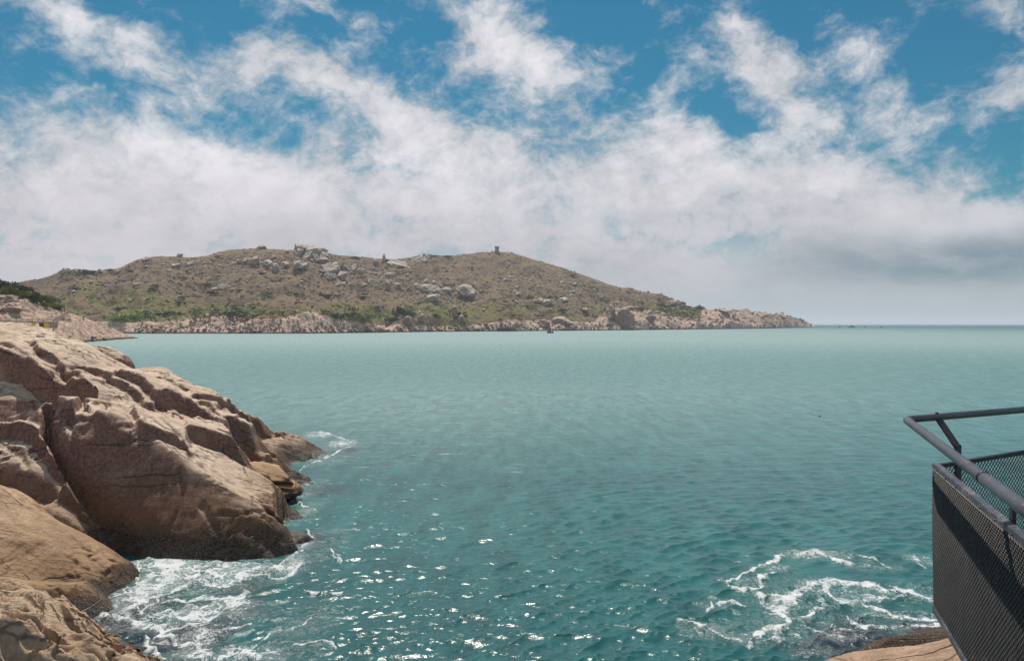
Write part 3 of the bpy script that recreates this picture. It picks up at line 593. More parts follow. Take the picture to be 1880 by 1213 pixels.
def cast(xs, ys, Z, u, v):
    """the ground point behind image point (u, v): walk the ray until it meets the height field"""
    d = np.arange(12, 60, .04); x = (u-CU)/F*d; z = CH-(v-HV)/F*d
    i = np.clip(((x-xs[0])/(xs[1]-xs[0])).round().astype(int), 0, len(xs)-1); j = np.clip(((d-ys[0])/(ys[1]-ys[0])).round().astype(int), 0, len(ys)-1)
    ok = (x >= xs[0]) & (x <= xs[-1]) & (d >= ys[0]) & (d <= ys[-1]); hit = ok & (Z[i, j] >= z)
    k = int(np.argmax(hit)) if hit.any() else None
    return None if k is None else (x[k], d[k])
def seg_dist(X, Y, P):
    best = np.full(X.shape, 1e9); S = np.zeros_like(X); T = np.zeros_like(X); n = len(P)-1
    for i in range(n):
        (x0, y0), (x1, y1) = P[i], P[i+1]; dx, dy = x1-x0, y1-y0; L2 = dx*dx+dy*dy+1e-9
        t = np.clip(((X-x0)*dx+(Y-y0)*dy)/L2, 0, 1); ex, ey = X-x0-t*dx, Y-y0-t*dy; dd = ex*ex+ey*ey; m = dd < best
        best = np.where(m, dd, best); S = np.where(m, np.sign(dx*(Y-y0)-dy*(X-x0)), S); T = np.where(m, (i+t)/n, T)
    return np.sqrt(best), S, T
def carve(X, Y, wx, wy, Z, scarps, grooves, k=1.):
    xs, ys = X[:, 0], Y[0]; Z0 = Z.copy()
    for pts, h, w in scarps:
        P = [cast(xs, ys, Z0, u, v) for u, v in pts]; P = [p for p in P if p]
        if len(P) < 2: continue
        P = smooth_line(P)
        jx, jy = X+.5*(wx-X), Y+.5*(wy-Y)
        d, sg, t = seg_dist(jx, jy, P); tp = sst(t, 0, .12)*(1-sst(t, .88, 1))*k
        near = np.exp(-np.maximum(d-.10, 0)/w); edge = sst(d, 0, .22)
        Z = Z-np.where(sg < 0, h*.8*near*edge, 0)*tp+np.where(sg > 0, 1, 1-edge)*h*.22*np.exp(-d/(w*1.4))*tp
    for pts, h, w in grooves:
        P = [cast(xs, ys, Z0, u, v) for u, v in pts]; P = [p for p in P if p]
        if len(P) < 2: continue
        P = smooth_line(P)
        d, sg, t = seg_dist(X+.5*(wx-X), Y+.5*(wy-Y), P); Z = Z-h*np.exp(-(d/w)**2)*(1-.6*t)
    return Z
def base_main(x, y):
    # the body of the slope under the sheets
    return 4.6-.36*(x+24)-.10*(y-30)-np.maximum(0, 26.2-y)*1.1-np.maximum(0, y-44)*.8-2.0
def cracks_main(X, Y, wx, wy, Z):
    Z = carve(X, Y, wx, wy, Z, SCARPS, GROOVES)
    # the shoreline: the rock goes under the water along this line
    ins, dist = inside(wx+.6*fbm(X/1.3, Y/1.3, o=3), wy+.6*fbm(X/1.3+7, Y/1.3, o=3), SHORE); sd = np.where(ins, dist, -dist)
    ks = np.interp(Y, [25.2, 28, 35, 39], [2.7, 1.15, 1.1, .5]); ks = ks+(2.7-ks)*sst(-X, 12.5, 16)
    return -smax(-Z, -(.10+ks*sd+np.maximum(sd-2, 0)), .25)
rock_field('sea_rock', -44, -5.2, 22.0, 56, .055, A, M_ROCK, .07, .27, 'huge sloping granite outcrop of overlapping sheets running down to the sea at the left', 2.1, base=base_main, extra=cracks_main, k=.20)
Tn = [([(-260, 820, 24), (-40, 872, 22.6), (0, 892, 22.4), (40, 925, 22.2), (100, 958, 22), (160, 998, 21.7), (205, 1030, 21.4), (240, 1072, 21.1)], .55, 1., 1.3, .42, 1.2),
      ([(-60, 1048, 19.3), (60, 1062, 19.4), (120, 1066, 19.5), (165, 1062, 19.6), (205, 1060, 19.8), (226, 1078, 19.9)], .35, .5, 1.2, 1.6, .35)]
def dome_base(x, y): return np.full(x.shape, -3.)
def dome_ex(X, Y, wx, wy, Z): return Z-np.maximum(0, 18.9-wy)*1.3-np.maximum(0, wx+10.6)*.9
rock_field('dome_rock', -22, -8.6, 16.4, 25.5, .04, Tn, M_DOME, .10, .20, 'smooth tawny rock dome with a barnacled foot between the dark face and the foam', 5.3, base=dome_base, extra=dome_ex)
Cn = [([(-200, 1040, 17.6), (0, 1070, 17.0), (60, 1088, 16.9), (100, 1096, 16.8), (140, 1124, 16.8), (190, 1156, 16.8), (235, 1182, 16.8), (264, 1207, 16.7)], .6, .6, 1.6, .35, .3),
      ([(-200, 1090, 15.9), (0, 1105, 15.6), (60, 1120, 15.5), (100, 1140, 15.4), (140, 1175, 15.3), (190, 1205, 15.2)], .1, .6, .8, .9, .2),
      ([(-200, 1150, 14.7), (0, 1150, 14.6), (60, 1165, 14.5), (120, 1190, 14.4), (180, 1230, 14.3)], .0, .6, .8, 1.0, .2)]
def lumpy(X, Y, wx, wy, Z): a, b = wx*.9-wy*.42, wx*.42+wy*.9; return Z+.13*(1-np.abs(fbm(a/1.6, b/.42, o=3))*2.6)+.10*fbm(a/.8+3, b/.5, o=3)-.12*np.exp(-(fbm(a/1.4+7, b/.8, o=2)/.045)**2)
rock_field('banded_rock', -16, -6.6, 11.5, 18.2, .028, Cn, M_LAYER, .22, .30, 'lumpy light brown rock with layered creases in the bottom left corner', 8.7, k=.08, extra=lumpy)
RR = [([(1480, 1232, 14.2), (1540, 1200, 14.4), (1600, 1189, 14.3), (1660, 1186, 14.2), (1720, 1174, 14.1), (1800, 1150, 14), (1950, 1120, 14)], .7, .5, 1.4, .10, .5)]
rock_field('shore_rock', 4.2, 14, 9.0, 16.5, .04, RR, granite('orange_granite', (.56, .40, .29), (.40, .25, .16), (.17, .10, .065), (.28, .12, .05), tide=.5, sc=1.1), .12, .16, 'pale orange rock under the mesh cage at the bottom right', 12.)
WR = [([(1565, 1208, 15.6), (1590, 1192, 15.9), (1615, 1174, 16.0), (1640, 1168, 16.1), (1700, 1163, 16.2), (1740, 1157, 16.3), (1900, 1140, 16.5)], .5, .4, 1.2, .35, .3)]
M_WET = granite('wet_rock', (.10, .065, .05), (.055, .038, .03), (.02, .015, .014), None, tide=2.2, sc=1.6)
rock_field('wet_rock', 5.8, 14, 14.2, 17.4, .04, WR, M_WET, .22, .5, 'dark barnacled wet rock washed by foam behind the pale orange rock', 15.)

def blob_rock(name, m, loc, size, rz, seed, label, sub=5, rough=.28, cuts=(11, .62, .92), parent=None, group=None, cat='rock', flat=.0):
    b = bmesh.new(); bmesh.ops.create_icosphere(b, subdivisions=sub, radius=1.)
    co = np.array([v.co[:] for v in b.verts]); f = [[v.index for v in fc.verts] for fc in b.faces]; b.free()
    n = fbm(co[:, 0]*1.1+seed, co[:, 1]*1.1, co[:, 2]*1.1, o=4)
    # facet the stone with random cutting planes, then roughen
    q = np.random.default_rng(int(seed*13)+1)
    r = np.ones(len(co))
    for _ in range(cuts[0]):
        d = q.normal(size=3); d /= np.linalg.norm(d); h = q.uniform(cuts[1], cuts[2]); dp = co@d; r = np.where(dp > 1e-3, np.minimum(r, h/np.maximum(dp, 1e-3)), r)
    r = r*(1+rough*n*.5)+rough*.12*fbm(co[:, 0]*4+seed, co[:, 1]*4, co[:, 2]*4, o=3)
    co = co*r[:, None]*np.array(size)[None]
    o = mesh_obj(name, co, f, m, parent); o.location = loc; o.rotation_euler = rz if isinstance(rz, tuple) else (0, 0, rz)
    return tag(o, label, cat if label else None, group)
def rk_at(u, v, d, su, sv, depth): x, y, z = W(u, v, d); return (x, y, z), (su/F*d/2, depth/2, sv/F*d/2)
l, s = rk_at(192, 664, 41.2, 92, 50, 1.6); blob_rock('boulder', M_ROCK, l, (s[0]*1.12, s[1]*1.1, s[2]*1.15), (0, R(17), R(10)), 3.3, 'pinkish block of granite perched on the skyline of the big sloping outcrop', rough=.2)
l, s = rk_at(487, 868, 32., 112, 30, 1.8); blob_rock('slab', M_DOME, l, (s[0]*1.1, s[1]*1.1, s[2]*1.15), (0, R(16), R(-8)), 6.1, 'golden brown slab wedged in the gap near the water on the outer side of the outcrop', rough=.2)
l, s = rk_at(495, 893, 31.8, 110, 40, 2.4); blob_rock('slab', M_DOME, l, (s[0]*1.1, s[1]*1.1, s[2]*1.1), (0, R(18), R(-10)), 9.2, 'rough barnacled slab at the waterline below the golden brown slab', rough=.4)

# ================================================================ mesh cage and handrail at the right
def metal(name, col, rough, chips=.0):
    m, g = mat(name); P = g.pos(); n = g.noise(P, 9., 6, .65); n2 = g.noise(P, 60., 4, .7); n3 = g.noise(P, 2.2, 4, .6)
    c = g.mix(g.ss(n, .35, .65), tuple(x*.8 for x in col), tuple(x*1.25 for x in col))
    ch = g.m('MULTIPLY', g.ss(g.m('ADD', n2, g.m('MULTIPLY', n3, .5)), .93-chips, .97-chips), .7); c = g.mix(ch, c, (.30, .27, .27))
    ru = g.ss(g.m('ADD', n, g.m('MULTIPLY', n3, .4)), .80, .92, 0., .6); c = g.mix(ru, c, (.10, .045, .025))
    g.out(c, g.ss(n, .3, .7, rough-.08, rough+.12), g.bump(n2, .25, .004), 0., .5); return m
M_RAIL = metal('worn_navy_paint', (.050, .048, .064), .36, .04)
M_FRAME = metal('chipped_frame_paint', (.062, .055, .072), .42, .12)
M_MESH = metal('dark_mesh_paint', (.045, .030, .032), .33, .0); M_MESHN = metal('rusty_mesh_paint', (.016, .010, .013), .40, .02)
M_POST = metal('dark_post_paint', (.022, .016, .024), .5)
ZT, ZB = 6.01, 5.0
Pc = Vector((2.99, 5.70, 0)); Pn = Vector((2.33, 3.62, 0)); Pf = Vector((4.60, 6.68, 0)); Pr = Vector((3.9, 4.4, 0))
cage = empty('mesh_cage', (2.99, 5.70, ZB)); tag(cage, 'dark metal mesh guard cage with a rounded handrail overhanging the sea at the right', 'railing')
Mi = cage.matrix_world.inverted(); OFF = Vector((-2.99, -5.70, -ZB))
def at3(p, z): return Vector((p.x, p.y, z))+OFF
def expanded(a, b, z0, z1, dx, dz, th, wd, push):
    """expanded metal: a net of diamonds, every strand a small twisted bar"""
    ax = (b-a).normalized(); L = (b-a).length; nrm = Vector((-ax.y, ax.x, 0)); nx = int(L/dx); nz = int((z1-z0)/dz); vs_, fs = [], []
    q = np.random.default_rng(5)
    def strand(p, r, bow):
        d = (r-p).normalized(); s1 = ax*(th*.5); s2 = nrm*(wd*.5)+Vector((0, 0, wd*.28)); k = len(vs_)
        for pt in (p, r):
            o = nrm*(.006*math.sin(pt.z*3.1+pt.x*2.)*push)
            for sgx, sgy in ((-1, -1), (1, -1), (1, 1), (-1, 1)): vs_.append(tuple(pt+o+s1*sgx+s2*sgy+OFF))
        for i in range(4): fs.append((k+i, k+(i+1) % 4, k+4+(i+1) % 4, k+4+i))
    for i in range(nx+1):
        for j in range(nz*2):
            z = z0+j*dz/2; o = (j % 2)*.5
            p = a+ax*((i+o)*dx); 
            if (i+o)*dx > L: continue
            for s_ in (-1, 1):
                x2 = (i+o+s_*.5)*dx
                if x2 < 0 or x2 > L: continue
                strand(Vector((p.x, p.y, z)), Vector(((a+ax*x2).x, (a+ax*x2).y, z+dz/2)), 0)
    return vs_, fs
v, f = expanded(Pc, Pn, ZB+.02, ZT-.03, .042, .032, .0042, .0075, 1.); mesh_obj('mesh_panel', v, f, M_MESHN, cage, smooth=False)['label'] = 'near mesh panel seen edge-on, dark with glints'
v, f = expanded(Pc, Pf, ZB+.02, ZT-.03, .046, .040, .0046, .0055, .3); mesh_obj('mesh_panel', v, f, M_MESH, cage, smooth=False)['label'] = 'far mesh panel with the sea showing through'
nd = (Pn-Pc).normalized(); fd_ = (Pf-Pc).normalized(); nn = Vector((-nd.y, nd.x, 0)); fn = Vector((-fd_.y, fd_.x, 0))
def angle_rail(name, a, b, z, parent, w=.038, t=.006, up=Vector((0, 0, 1)), side=None, m=M_FRAME):
    mb = MB(); d = (b-a).normalized(); s_ = side
    for off, sx, sz in ((s_*(w/2)+up*0, w, t), (up*(-w/2), t, w)):
        c = (a+b)/2+off; L = (b-a).length
        rot = Matrix((s_, d, up)).transposed(); mb.box(c, (sx, L, sz), rot)
    return mb.build(name, m, parent, bevel=.0012)
sideN = Vector((0, 0, 1)).cross(nd); sideN = sideN if sideN.x > 0 else -sideN
sideF = Vector((0, 0, 1)).cross(fd_); sideF = sideF if sideF.y < 0 else -sideF
angle_rail('top_frame', at3(Pc, ZT)-nd*.03, at3(Pn, ZT), 0, cage, .042, .006, side=sideN)
angle_rail('top_frame', at3(Pc, ZT-.003)+fd_*.03, at3(Pf, ZT-.003), 0, cage, .036, .006, side=sideF, m=M_POST)
angle_rail('bottom_frame', at3(Pc, ZB)-nd*.02, at3(Pn, ZB), 0, cage, .04, .008, side=sideN)
angle_rail('bottom_frame', at3(Pc, ZB-.003)+fd_*.03, at3(Pf, ZB-.003), 0, cage, .04, .008, side=sideF)
# corner and near uprights
MB().box(at3(Pc, (ZT+ZB)/2)+Vector((.012, .0, -.01)), (.012, .012, ZT-ZB-.03)).build('corner_upright', M_POST, cage)
MB().box(at3(Pn, (ZT+ZB)/2-.3)-nd*.02+sideN*.02, (.05, .05, ZT-ZB+.5), Matrix.Rotation(math.atan2(nd.y, nd.x), 3, 'Z')).build('upright', M_FRAME, cage, bevel=.003)
# the handrail: two tubes mitred at a rounded corner, a coupling, brackets and posts
ZH = 6.30; Hc = Vector((2.895, 5.90, ZH)); Hn = Hc+Vector((-1.12, -3.36, 0)); Hf = Hc+Vector((1.29, .68, 0)).normalized()*2.4
def tube(name, pts, r, m, parent, seg=20):
    vs_, fs = [], []; n = len(pts)
    for i, p in enumerate(pts):
        d = (pts[min(i+1, n-1)]-pts[max(i-1, 0)]).normalized(); a = d.cross(Vector((0, 0, 1))).normalized(); b = a.cross(d)
        for k in range(seg): t = k/seg*2*math.pi; vs_.append(tuple(p+OFF+a*(r*math.cos(t))+b*(r*math.sin(t))))
    for i in range(n-1):
        for k in range(seg): fs.append((i*seg+k, i*seg+(k+1) % seg, (i+1)*seg+(k+1) % seg, (i+1)*seg+k))
    fs.append(tuple(range(seg))[::-1]); fs.append(tuple((n-1)*seg+k for k in range(seg)))
    return mesh_obj(name, vs_, fs, m, parent)
dn = (Hn-Hc).normalized(); df = (Hf-Hc).normalized(); arc = []
for i in range(9):
    t = i/8; p = (1-t)**2*(Hc+dn*.06)+2*t*(1-t)*Hc+t*t*(Hc+df*.06); arc.append(p)
tube('handrail', [Hn]+[Hn+(arc[0]-Hn)*k/6 for k in range(1, 6)]+arc+[Hf], .0275, M_RAIL, cage)
cp = Hc+dn*2.36; tube('coupling', [cp-dn*.012, cp+dn*.012], .0315, M_POST, cage)
cp2 = cp+dn*.02; tube('sleeve', [cp2, cp2+dn*1.2], .0292, M_RAIL, cage)
def bracket(foot, head, d, low):
    b = MB().bar(foot+OFF, head+OFF, .062, .012); b = b.build('bracket', M_POST, cage, bevel=.002)
    m_ = MB(); rot = Matrix.Rotation(math.atan2(d.y, d.x), 3, 'Z'); m_.box(Vector((foot.x, foot.y, (foot.z+low)/2+.01))+OFF, (.068, .016, foot.z-low+.02), rot); m_.build('post', M_POST, cage, bevel=.002)
    MB().ball(head+OFF+Vector((0, 0, .028)), .014, (1, 1, .5)).build('bolt', M_RAIL, cage, smooth=True)
bracket(Vector((3.255, 5.865, 6.10)), Vector((3.205, 6.06, 6.305)), fd_, ZB)
bn = Pc+nd*1.72; bracket(Vector((bn.x+.06, bn.y, 6.08)), Vector(tuple(Hc+dn*1.9))+Vector((.0, 0, -.01)), nd, ZB)
# rivets along the near top frame
for k in range(7):
    p = at3(Pc+nd*(.12+.3*k), ZT-.024)-sideN*.004; MB().ball(p, .006).build('rivet', M_RAIL, cage, smooth=True)
# deck inside the cage and the footing under it
M_DECK = simple('weathered_deck', (.10, .062, .045), .8, 0., .01, .4, 9.)
dk = MB(); cen = Vector((Pc.x+.08, Pc.y-.05, 0)); 
dk.poly([tuple(Vector((p[0], p[1], ZB-.10))) for p in ((3.02, 5.62), (2.38, 3.60), (1.9+.6, 2.2), (6.2, 2.2), (6.2, 7.45), (4.62, 6.60))], (0, 0, .07))
tag(dk.build('deck', M_DECK), 'brown boardwalk platform inside the mesh cage', 'deck')
ft = MB(); M_FOOT = simple('rusty_brown_footing', (.15, .095, .072), .85, 0., .02, .35, 5.)
ft.poly([(3.02, 5.05, 3.4), (2.86, 4.55, 3.4), (3.6, 3.2, 3.4), (5.4, 3.6, 3.4), (4.4, 5.6, 3.4)], (0, 0, ZB-.112-3.4))
tag(ft.build('footing', M_FOOT, bevel=.01), 'brown footing block holding up the corner of the mesh cage', 'footing')

# ================================================================ things on the island and headland
def rock_mesh(seed, m, sub=4, rough=.5):
    o = blob_rock('boulder', m, (0, 0, 0), (1.15, 1.15, 1.15), 0, seed, None, sub=sub, rough=rough, cuts=(9, .38, .8)); me = o.data; me.polygons.foreach_set('use_smooth', np.zeros(len(me.polygons), bool)); bpy.data.objects.remove(o); return me
RM = [rock_mesh(20+i*1.7, M_BOULD) for i in range(8)]; RS = [rock_mesh(60+i*1.3, M_SHOREB) for i in range(6)]
def place_rock(L, u, v, wpx, hpx, label, group=None, me=None, rz=None, sink=.25, tilt=0., name='boulder', cat='boulder', depth=None):
    x, d, z = L.hit(u, v+hpx*.5); k = d/F
    o = bpy.data.objects.new(name, me or RM[rng.integers(len(RM))]); COL.objects.link(o)
    hw, hh = wpx*k/2*1.12, hpx*k/2*1.2; o.scale = (hw, depth or max(hh*1.5, hw*.8), hh*.86); o.location = (x, d+hh*.8, z+hh*(1-sink*2)+hh*.2)
    o.rotation_euler = (R(24), R(tilt), rng.uniform(-.3, .3) if rz is None else rz); return tag(o, label, cat, group)
big = [  # (u, v, width, height, tilt, label): centres in the 1880 px view
 (547, 458, 26, 24, 0, 'rounded grey crag forming the left half of the summit tor'), (574, 460, 40, 24, 14, 'long wedge shaped slab sloping right on top of the summit tor'),
 (563, 468, 10, 18, 10, 'upright stone slab standing in the middle of the summit tor'), (577, 470, 18, 14, 0, 'blocky grey boulder at the foot of the summit tor'), (592, 469, 14, 12, 20, 'pale egg shaped boulder on the right flank of the summit tor'),
 (478, 453, 17, 9, 0, 'grey rounded boulder on the skyline left of the summit tor'), (466, 477, 18, 18, 0, 'large grey boulder in the cluster left of the summit tor'), (450, 478, 14, 12, 0, 'pale cracked boulder left of the large grey boulder'), (436, 481, 10, 9, 0, 'small pale boulder at the left end of the upper cluster'),
 (504, 491, 12, 18, 0, 'tall pale boulder like a thumb below the upper cluster'), (490, 486, 16, 14, 0, 'dark grey boulder beside the thumb shaped boulder'), (522, 487, 14, 12, 0, 'squat boulder right of the thumb shaped boulder'), (542, 486, 16, 16, 0, 'leaning grey boulder above the split block'), (556, 490, 12, 12, 0, 'small leaning stone right of the leaning grey boulder'),
 (604, 490, 28, 20, 0, 'upper half of the big split block on the hillside'), (603, 505, 26, 14, 0, 'lower half of the big split block on the hillside'), (624, 505, 15, 18, 14, 'tall slab leaning on the right of the big split block'), (592, 477, 22, 10, 8, 'flat pale slab above the big split block'),
 (648, 490, 8, 14, 0, 'narrow standing stone right of the big split block'), (702, 474, 4, 17, 0, 'tall pinnacle stone standing on the skyline'), (690, 481, 9, 12, 0, 'short standing slab left of the pinnacle stone'), (713, 481, 12, 12, 0, 'short standing slab right of the pinnacle stone'),
 (735, 486, 44, 12, 22, 'long smooth whaleback slab sloping right from the pinnacle stone'), (765, 473, 40, 14, 0, 'broad smooth dome of rock on the saddle of the ridge'),
 (713, 505, 20, 10, 0, 'brownish rounded boulder below the whaleback slab'), (712, 522, 11, 13, 0, 'pale round boulder on the mid slope'), (728, 523, 14, 7, 20, 'pale tilted slab beside the pale round boulder'),
 (790, 526, 40, 14, 2, 'long pale outcrop at the top of the mid slope crag'), (768, 524, 26, 12, 0, 'pale outcrop at the left end of the mid slope crag'), (855, 538, 34, 26, 24, 'broad pale slab sloping right at the mid slope crag'), (820, 532, 20, 14, 16, 'grey crag between the pale outcrop and the broad slab'),
 (792, 545, 26, 12, 0, 'dark broken boulder below the pale outcrop'), (781, 517, 10, 8, 0, 'small boulder resting on the pale outcrop'), (795, 519, 8, 7, 0, 'smaller stone behind the pale outcrop'),
 (1005, 554, 22, 12, 0, 'smooth cream boulder in the middle of the right slope'), (992, 553, 10, 9, 0, 'grey stone left of the smooth cream boulder'), (1034, 552, 16, 10, 0, 'grey boulder right of the smooth cream boulder'), (832, 574, 14, 20, 0, 'tall grey pillar boulder above the shore'), (848, 588, 14, 14, 20, 'grey slab leaning below the tall pillar boulder'),
 (751, 591, 20, 18, 30, 'pinkish wedge boulder leaning left at the shore'), (726, 573, 8, 12, 0, 'small white stone in front of the dark trees'), (771, 582, 14, 20, 0, 'dark upright boulder beside the dark trees'), (786, 585, 12, 16, 0, 'pale upright boulder beside the dark upright boulder'),
 (408, 524, 26, 10, 0, 'long pale boulder alone on the left slope'), (392, 531, 18, 9, 0, 'low pale boulder just left of the long pale boulder'), (264, 476, 14, 8, 0, 'grey crag on the left shoulder of the ridge'), (327, 468, 10, 6, 0, 'small pale boulder on the left skyline'), (123, 496, 12, 8, 0, 'dark boulder on the far left skyline'), (320, 487, 16, 9, 0, 'pale pointed boulder on the upper left slope'), (348, 482, 12, 9, 0, 'pale boulder on the upper left slope under the skyline'), (248, 522, 9, 6, 0, 'small boulder alone low on the far left slope'),
 (1143, 585, 34, 38, -6, 'big tawny cliff block with a vertical crack above the water'), (1122, 573, 16, 24, 0, 'grey crag on the left of the big tawny cliff block'), (1196, 583, 22, 22, 12, 'pale cliff block right of the big tawny cliff block'), (1075, 569, 16, 12, 0, 'grey crag on the slope left of the tawny cliff'), (1235, 556, 12, 8, 0, 'grey square boulder among bushes on the right slope'),
 (1035, 590, 36, 14, 0, 'rounded orange shore outcrop left of the cliffs'), (995, 593, 26, 12, 0, 'rounded pinkish shore outcrop above the small boat'), (1400, 576, 22, 10, 0, 'reddish rounded crag near the end of the point'), (1435, 580, 22, 8, 6, 'reddish low crag at the end of the point'), (1330, 571, 26, 8, 6, 'smooth reddish hump of rock on the point')]
for (u, v, w_, h_, tl, lb) in big:
    shore = v > 565
    place_rock(isl, u, v, w_, h_, lb, me=(RS[rng.integers(len(RS))] if shore else None), tilt=tl, sink=.22)
LAST = [0]
def gauss_cluster(c, n, smin, smax): 
    for _ in range(n):
        LAST[0] = int(rng.choice(len(c), p=np.array([k[4] for k in c])/sum(k[4] for k in c))); u0, v0, su, sv_, _w = c[LAST[0]]
        yield rng.normal(u0, su), rng.normal(v0, sv_), float(np.exp(rng.uniform(math.log(smin), math.log(smax))))
CN = ['in the cluster left of the summit tor', 'around the foot of the summit tor', 'around the big split block', 'below the pinnacle stone', 'around the mid slope crag', 'on the upper left slope', 'on the left shoulder of the hill', 'on the bare slope under the tower', 'below the path near the broad slab', 'around the smooth cream boulder', 'near the long pale boulder', 'on the far left slope', 'in the dark scree on the right slope']
CL = [(460, 480, 30, 10, 2), (560, 480, 40, 12, 2), (640, 505, 50, 16, 3), (720, 520, 50, 14, 3), (800, 540, 40, 14, 3), (350, 488, 60, 12, 1.2), (280, 500, 60, 14, .6), (960, 505, 70, 14, 1.2), (900, 560, 60, 12, 1.3), (1030, 560, 50, 12, 1), (400, 530, 60, 14, .8), (180, 540, 70, 14, .7), (1060, 527, 34, 6, 1.2)]
def sky_at(u): return float(pl(np.array([u]), ISL_SKY)[0])
cnt = 0
for u, v, s_ in gauss_cluster(CL, 175, 2.6, 7.):
    v = max(v, sky_at(u)+5); v = min(v, 585)
    place_rock(isl, u, v, s_*rng.uniform(.9, 1.7), s_*rng.uniform(.6, 1.1), ('broad low' if s_ > 4.4 else 'small')+' pale granite boulder '+CN[LAST[0]], ('broad low' if s_ > 4.4 else 'small')+' granite boulders '+CN[LAST[0]])
def shore_name(u, s_):
    w = 'under the left hand shore slabs' if u < 640 else 'under the dark thickets' if u < 800 else 'between the thickets and the pier' if u < 925 else 'near the navy boat' if u < 1090 else 'at the foot of the tawny cliff' if u < 1240 else 'at the foot of the point'
    z_ = 'large' if s_ > 5.5 else 'small'; return f'{z_} rounded pinkish boulder on the island shoreline {w}', f'{z_} shoreline boulders {w}'
for _ in range(95):
    u = rng.uniform(640, 1480) if rng.random() < .8 else rng.uniform(260, 640); s_ = float(np.exp(rng.uniform(math.log(3.), math.log(9.)))); v = pl(np.array([u]), [(0, 608), (560, 608), (700, 606), (850, 604), (1000, 603), (1150, 601), (1300, 600), (1480, 597)])[0]-rng.exponential(3.0)
    place_rock(isl, u, v, s_*rng.uniform(1., 1.8), s_*rng.uniform(.6, 1.), *shore_name(u, s_), me=RS[rng.integers(len(RS))], sink=.3)
# the countless smaller stones as one mass
def rubble(name, L, pts, m, label):
    base = []
    for k in range(5):
        b = bmesh.new(); bmesh.ops.create_icosphere(b, subdivisions=1, radius=1.); co = np.array([v.co[:] for v in b.verts]); fc = np.array([[v.index for v in f.verts] for f in b.faces]); b.free()
        base.append((co*(1+.45*fbm(co[:, 0]*1.3+k*3, co[:, 1]*1.3, co[:, 2]*1.3, o=2))[:, None], fc))
    VV, FF, n = [], [], 0
    for (u, v, s_) in pts:
        x, d, z = L.hit(u, v); co, fc = base[rng.integers(5)]; k = s_*d/F/2; c = co*np.array([k*rng.uniform(1, 1.6), k*1.5, k*rng.uniform(.8, 1.2)]); a = rng.uniform(0, 6.3)
        c = np.stack([c[:, 0]*math.cos(a)-c[:, 1]*math.sin(a), c[:, 0]*math.sin(a)+c[:, 1]*math.cos(a), c[:, 2]], -1)+np.array([x, d, z+k*.2]); c[:, 1] -= 1.1*(c[:, 2]-z-k*.2); VV.append(c); FF.append(fc+n); n += len(co)
    return tag(mesh_obj(name, np.vstack(VV), np.vstack(FF), m, smooth=False), label, 'stones', kind='stuff')
pts = [(u, min(max(v, sky_at(u)+4), 590), s_) for u, v, s_ in gauss_cluster(CL+[(600, 520, 200, 22, 6), (900, 530, 150, 22, 4), (250, 530, 90, 22, 2), (1150, 560, 60, 10, 1)], 1900, 1.3, 3.8)]
rubble('scattered_stones', isl, pts, M_STONE, 'pale loose stones strewn over the island hillside')
pts = []
for _ in range(900):
    u = rng.uniform(245, 1490); top = float(pl(np.array([u]), RB)[0]); bot = float(pl(np.array([u]), [(245, 611), (560, 611), (700, 609.5), (800, 608), (1000, 606.5), (1150, 605), (1300, 603.5), (1490, 600.5)])[0]); v = bot-abs(rng.normal(0, .4))*(bot-top); pts.append((u, v, rng.uniform(1.2, 4.2)))
rubble('shore_rubble', isl, pts, M_SHOREB, 'broken pink rubble along the island shore')

# shrubs and bushes: leaf-sized faces spread through clumped crowns
def leaf_cloud(n, seed, size, lobes, squash=.6):
    q = np.random.default_rng(seed); L = [(q.normal(size=3)*[.55, .55, .2], q.uniform(.35, .65)) for _ in range(lobes)]
    V, Fc = [], []
    for i in range(n):
        c, r = L[q.integers(lobes)]; d = q.normal(size=3); d /= np.linalg.norm(d); p = c+d*r*q.uniform(.55, 1.08)**.5; p[2] = abs(p[2])*squash+.02
        a = q.normal(size=3); a /= np.linalg.norm(a); b = np.cross(a, q.normal(size=3)); b /= np.linalg.norm(b); s_ = size*q.uniform(.6, 1.4)
        V += [p-a*s_-b*s_*.5, p+a*s_-b*s_*.5, p+a*s_*.6+b*s_*.6, p-a*s_*.6+b*s_*.6]; Fc.append([4*i, 4*i+1, 4*i+2, 4*i+3])
    return V, Fc
def shrub_proto(seed, m, n, size, lobes, name, label, group, squash=.7):
    root = empty(name); tag(root, label, 'shrub', group); V, Fc = leaf_cloud(n, seed, size, lobes, squash)
    mesh_obj('crown', V, Fc, m, root, smooth=False)
    t = MB(); q = random.Random(seed)
    for k in range(4): a = q.uniform(0, 6.28); t.bar((.04*math.cos(a), .04*math.sin(a), -.15), (.35*math.cos(a), .35*math.sin(a), .3), .035, .018, seg=6)
    t.build('trunk', M_BARK, root); return root
protos = {}
def put_shrub(L, key, u, v, wpx, hpx, label, group, first=None):
    seed = int(rng.integers(3)); kk = (key, seed)
    if kk not in protos:
        m, n, sz = {'dark': (M_LEAF_D, 420, .09), 'green': (M_LEAF_G, 420, .09), 'lime': (M_LEAF_L, 420, .09), 'near': (M_LEAF_G, 2600, .045), 'neard': (M_LEAF_D, 2200, .045)}[key]
        o = shrub_proto(seed+10*len(protos), m, n, sz, 7, 'shrub', label, group); protos[kk] = o
    else: o = copy_thing(protos[kk])
    x, d, z = L.hit(u, v+hpx*.4); k = d/F; o.location = (x, d+hpx*k*.3, z-.1); o.scale = (wpx*k*.52, wpx*k*.45, hpx*k*1.15); o.rotation_euler = (0, 0, rng.uniform(-.6, .6)); tag(o, label, 'shrub', group); return o
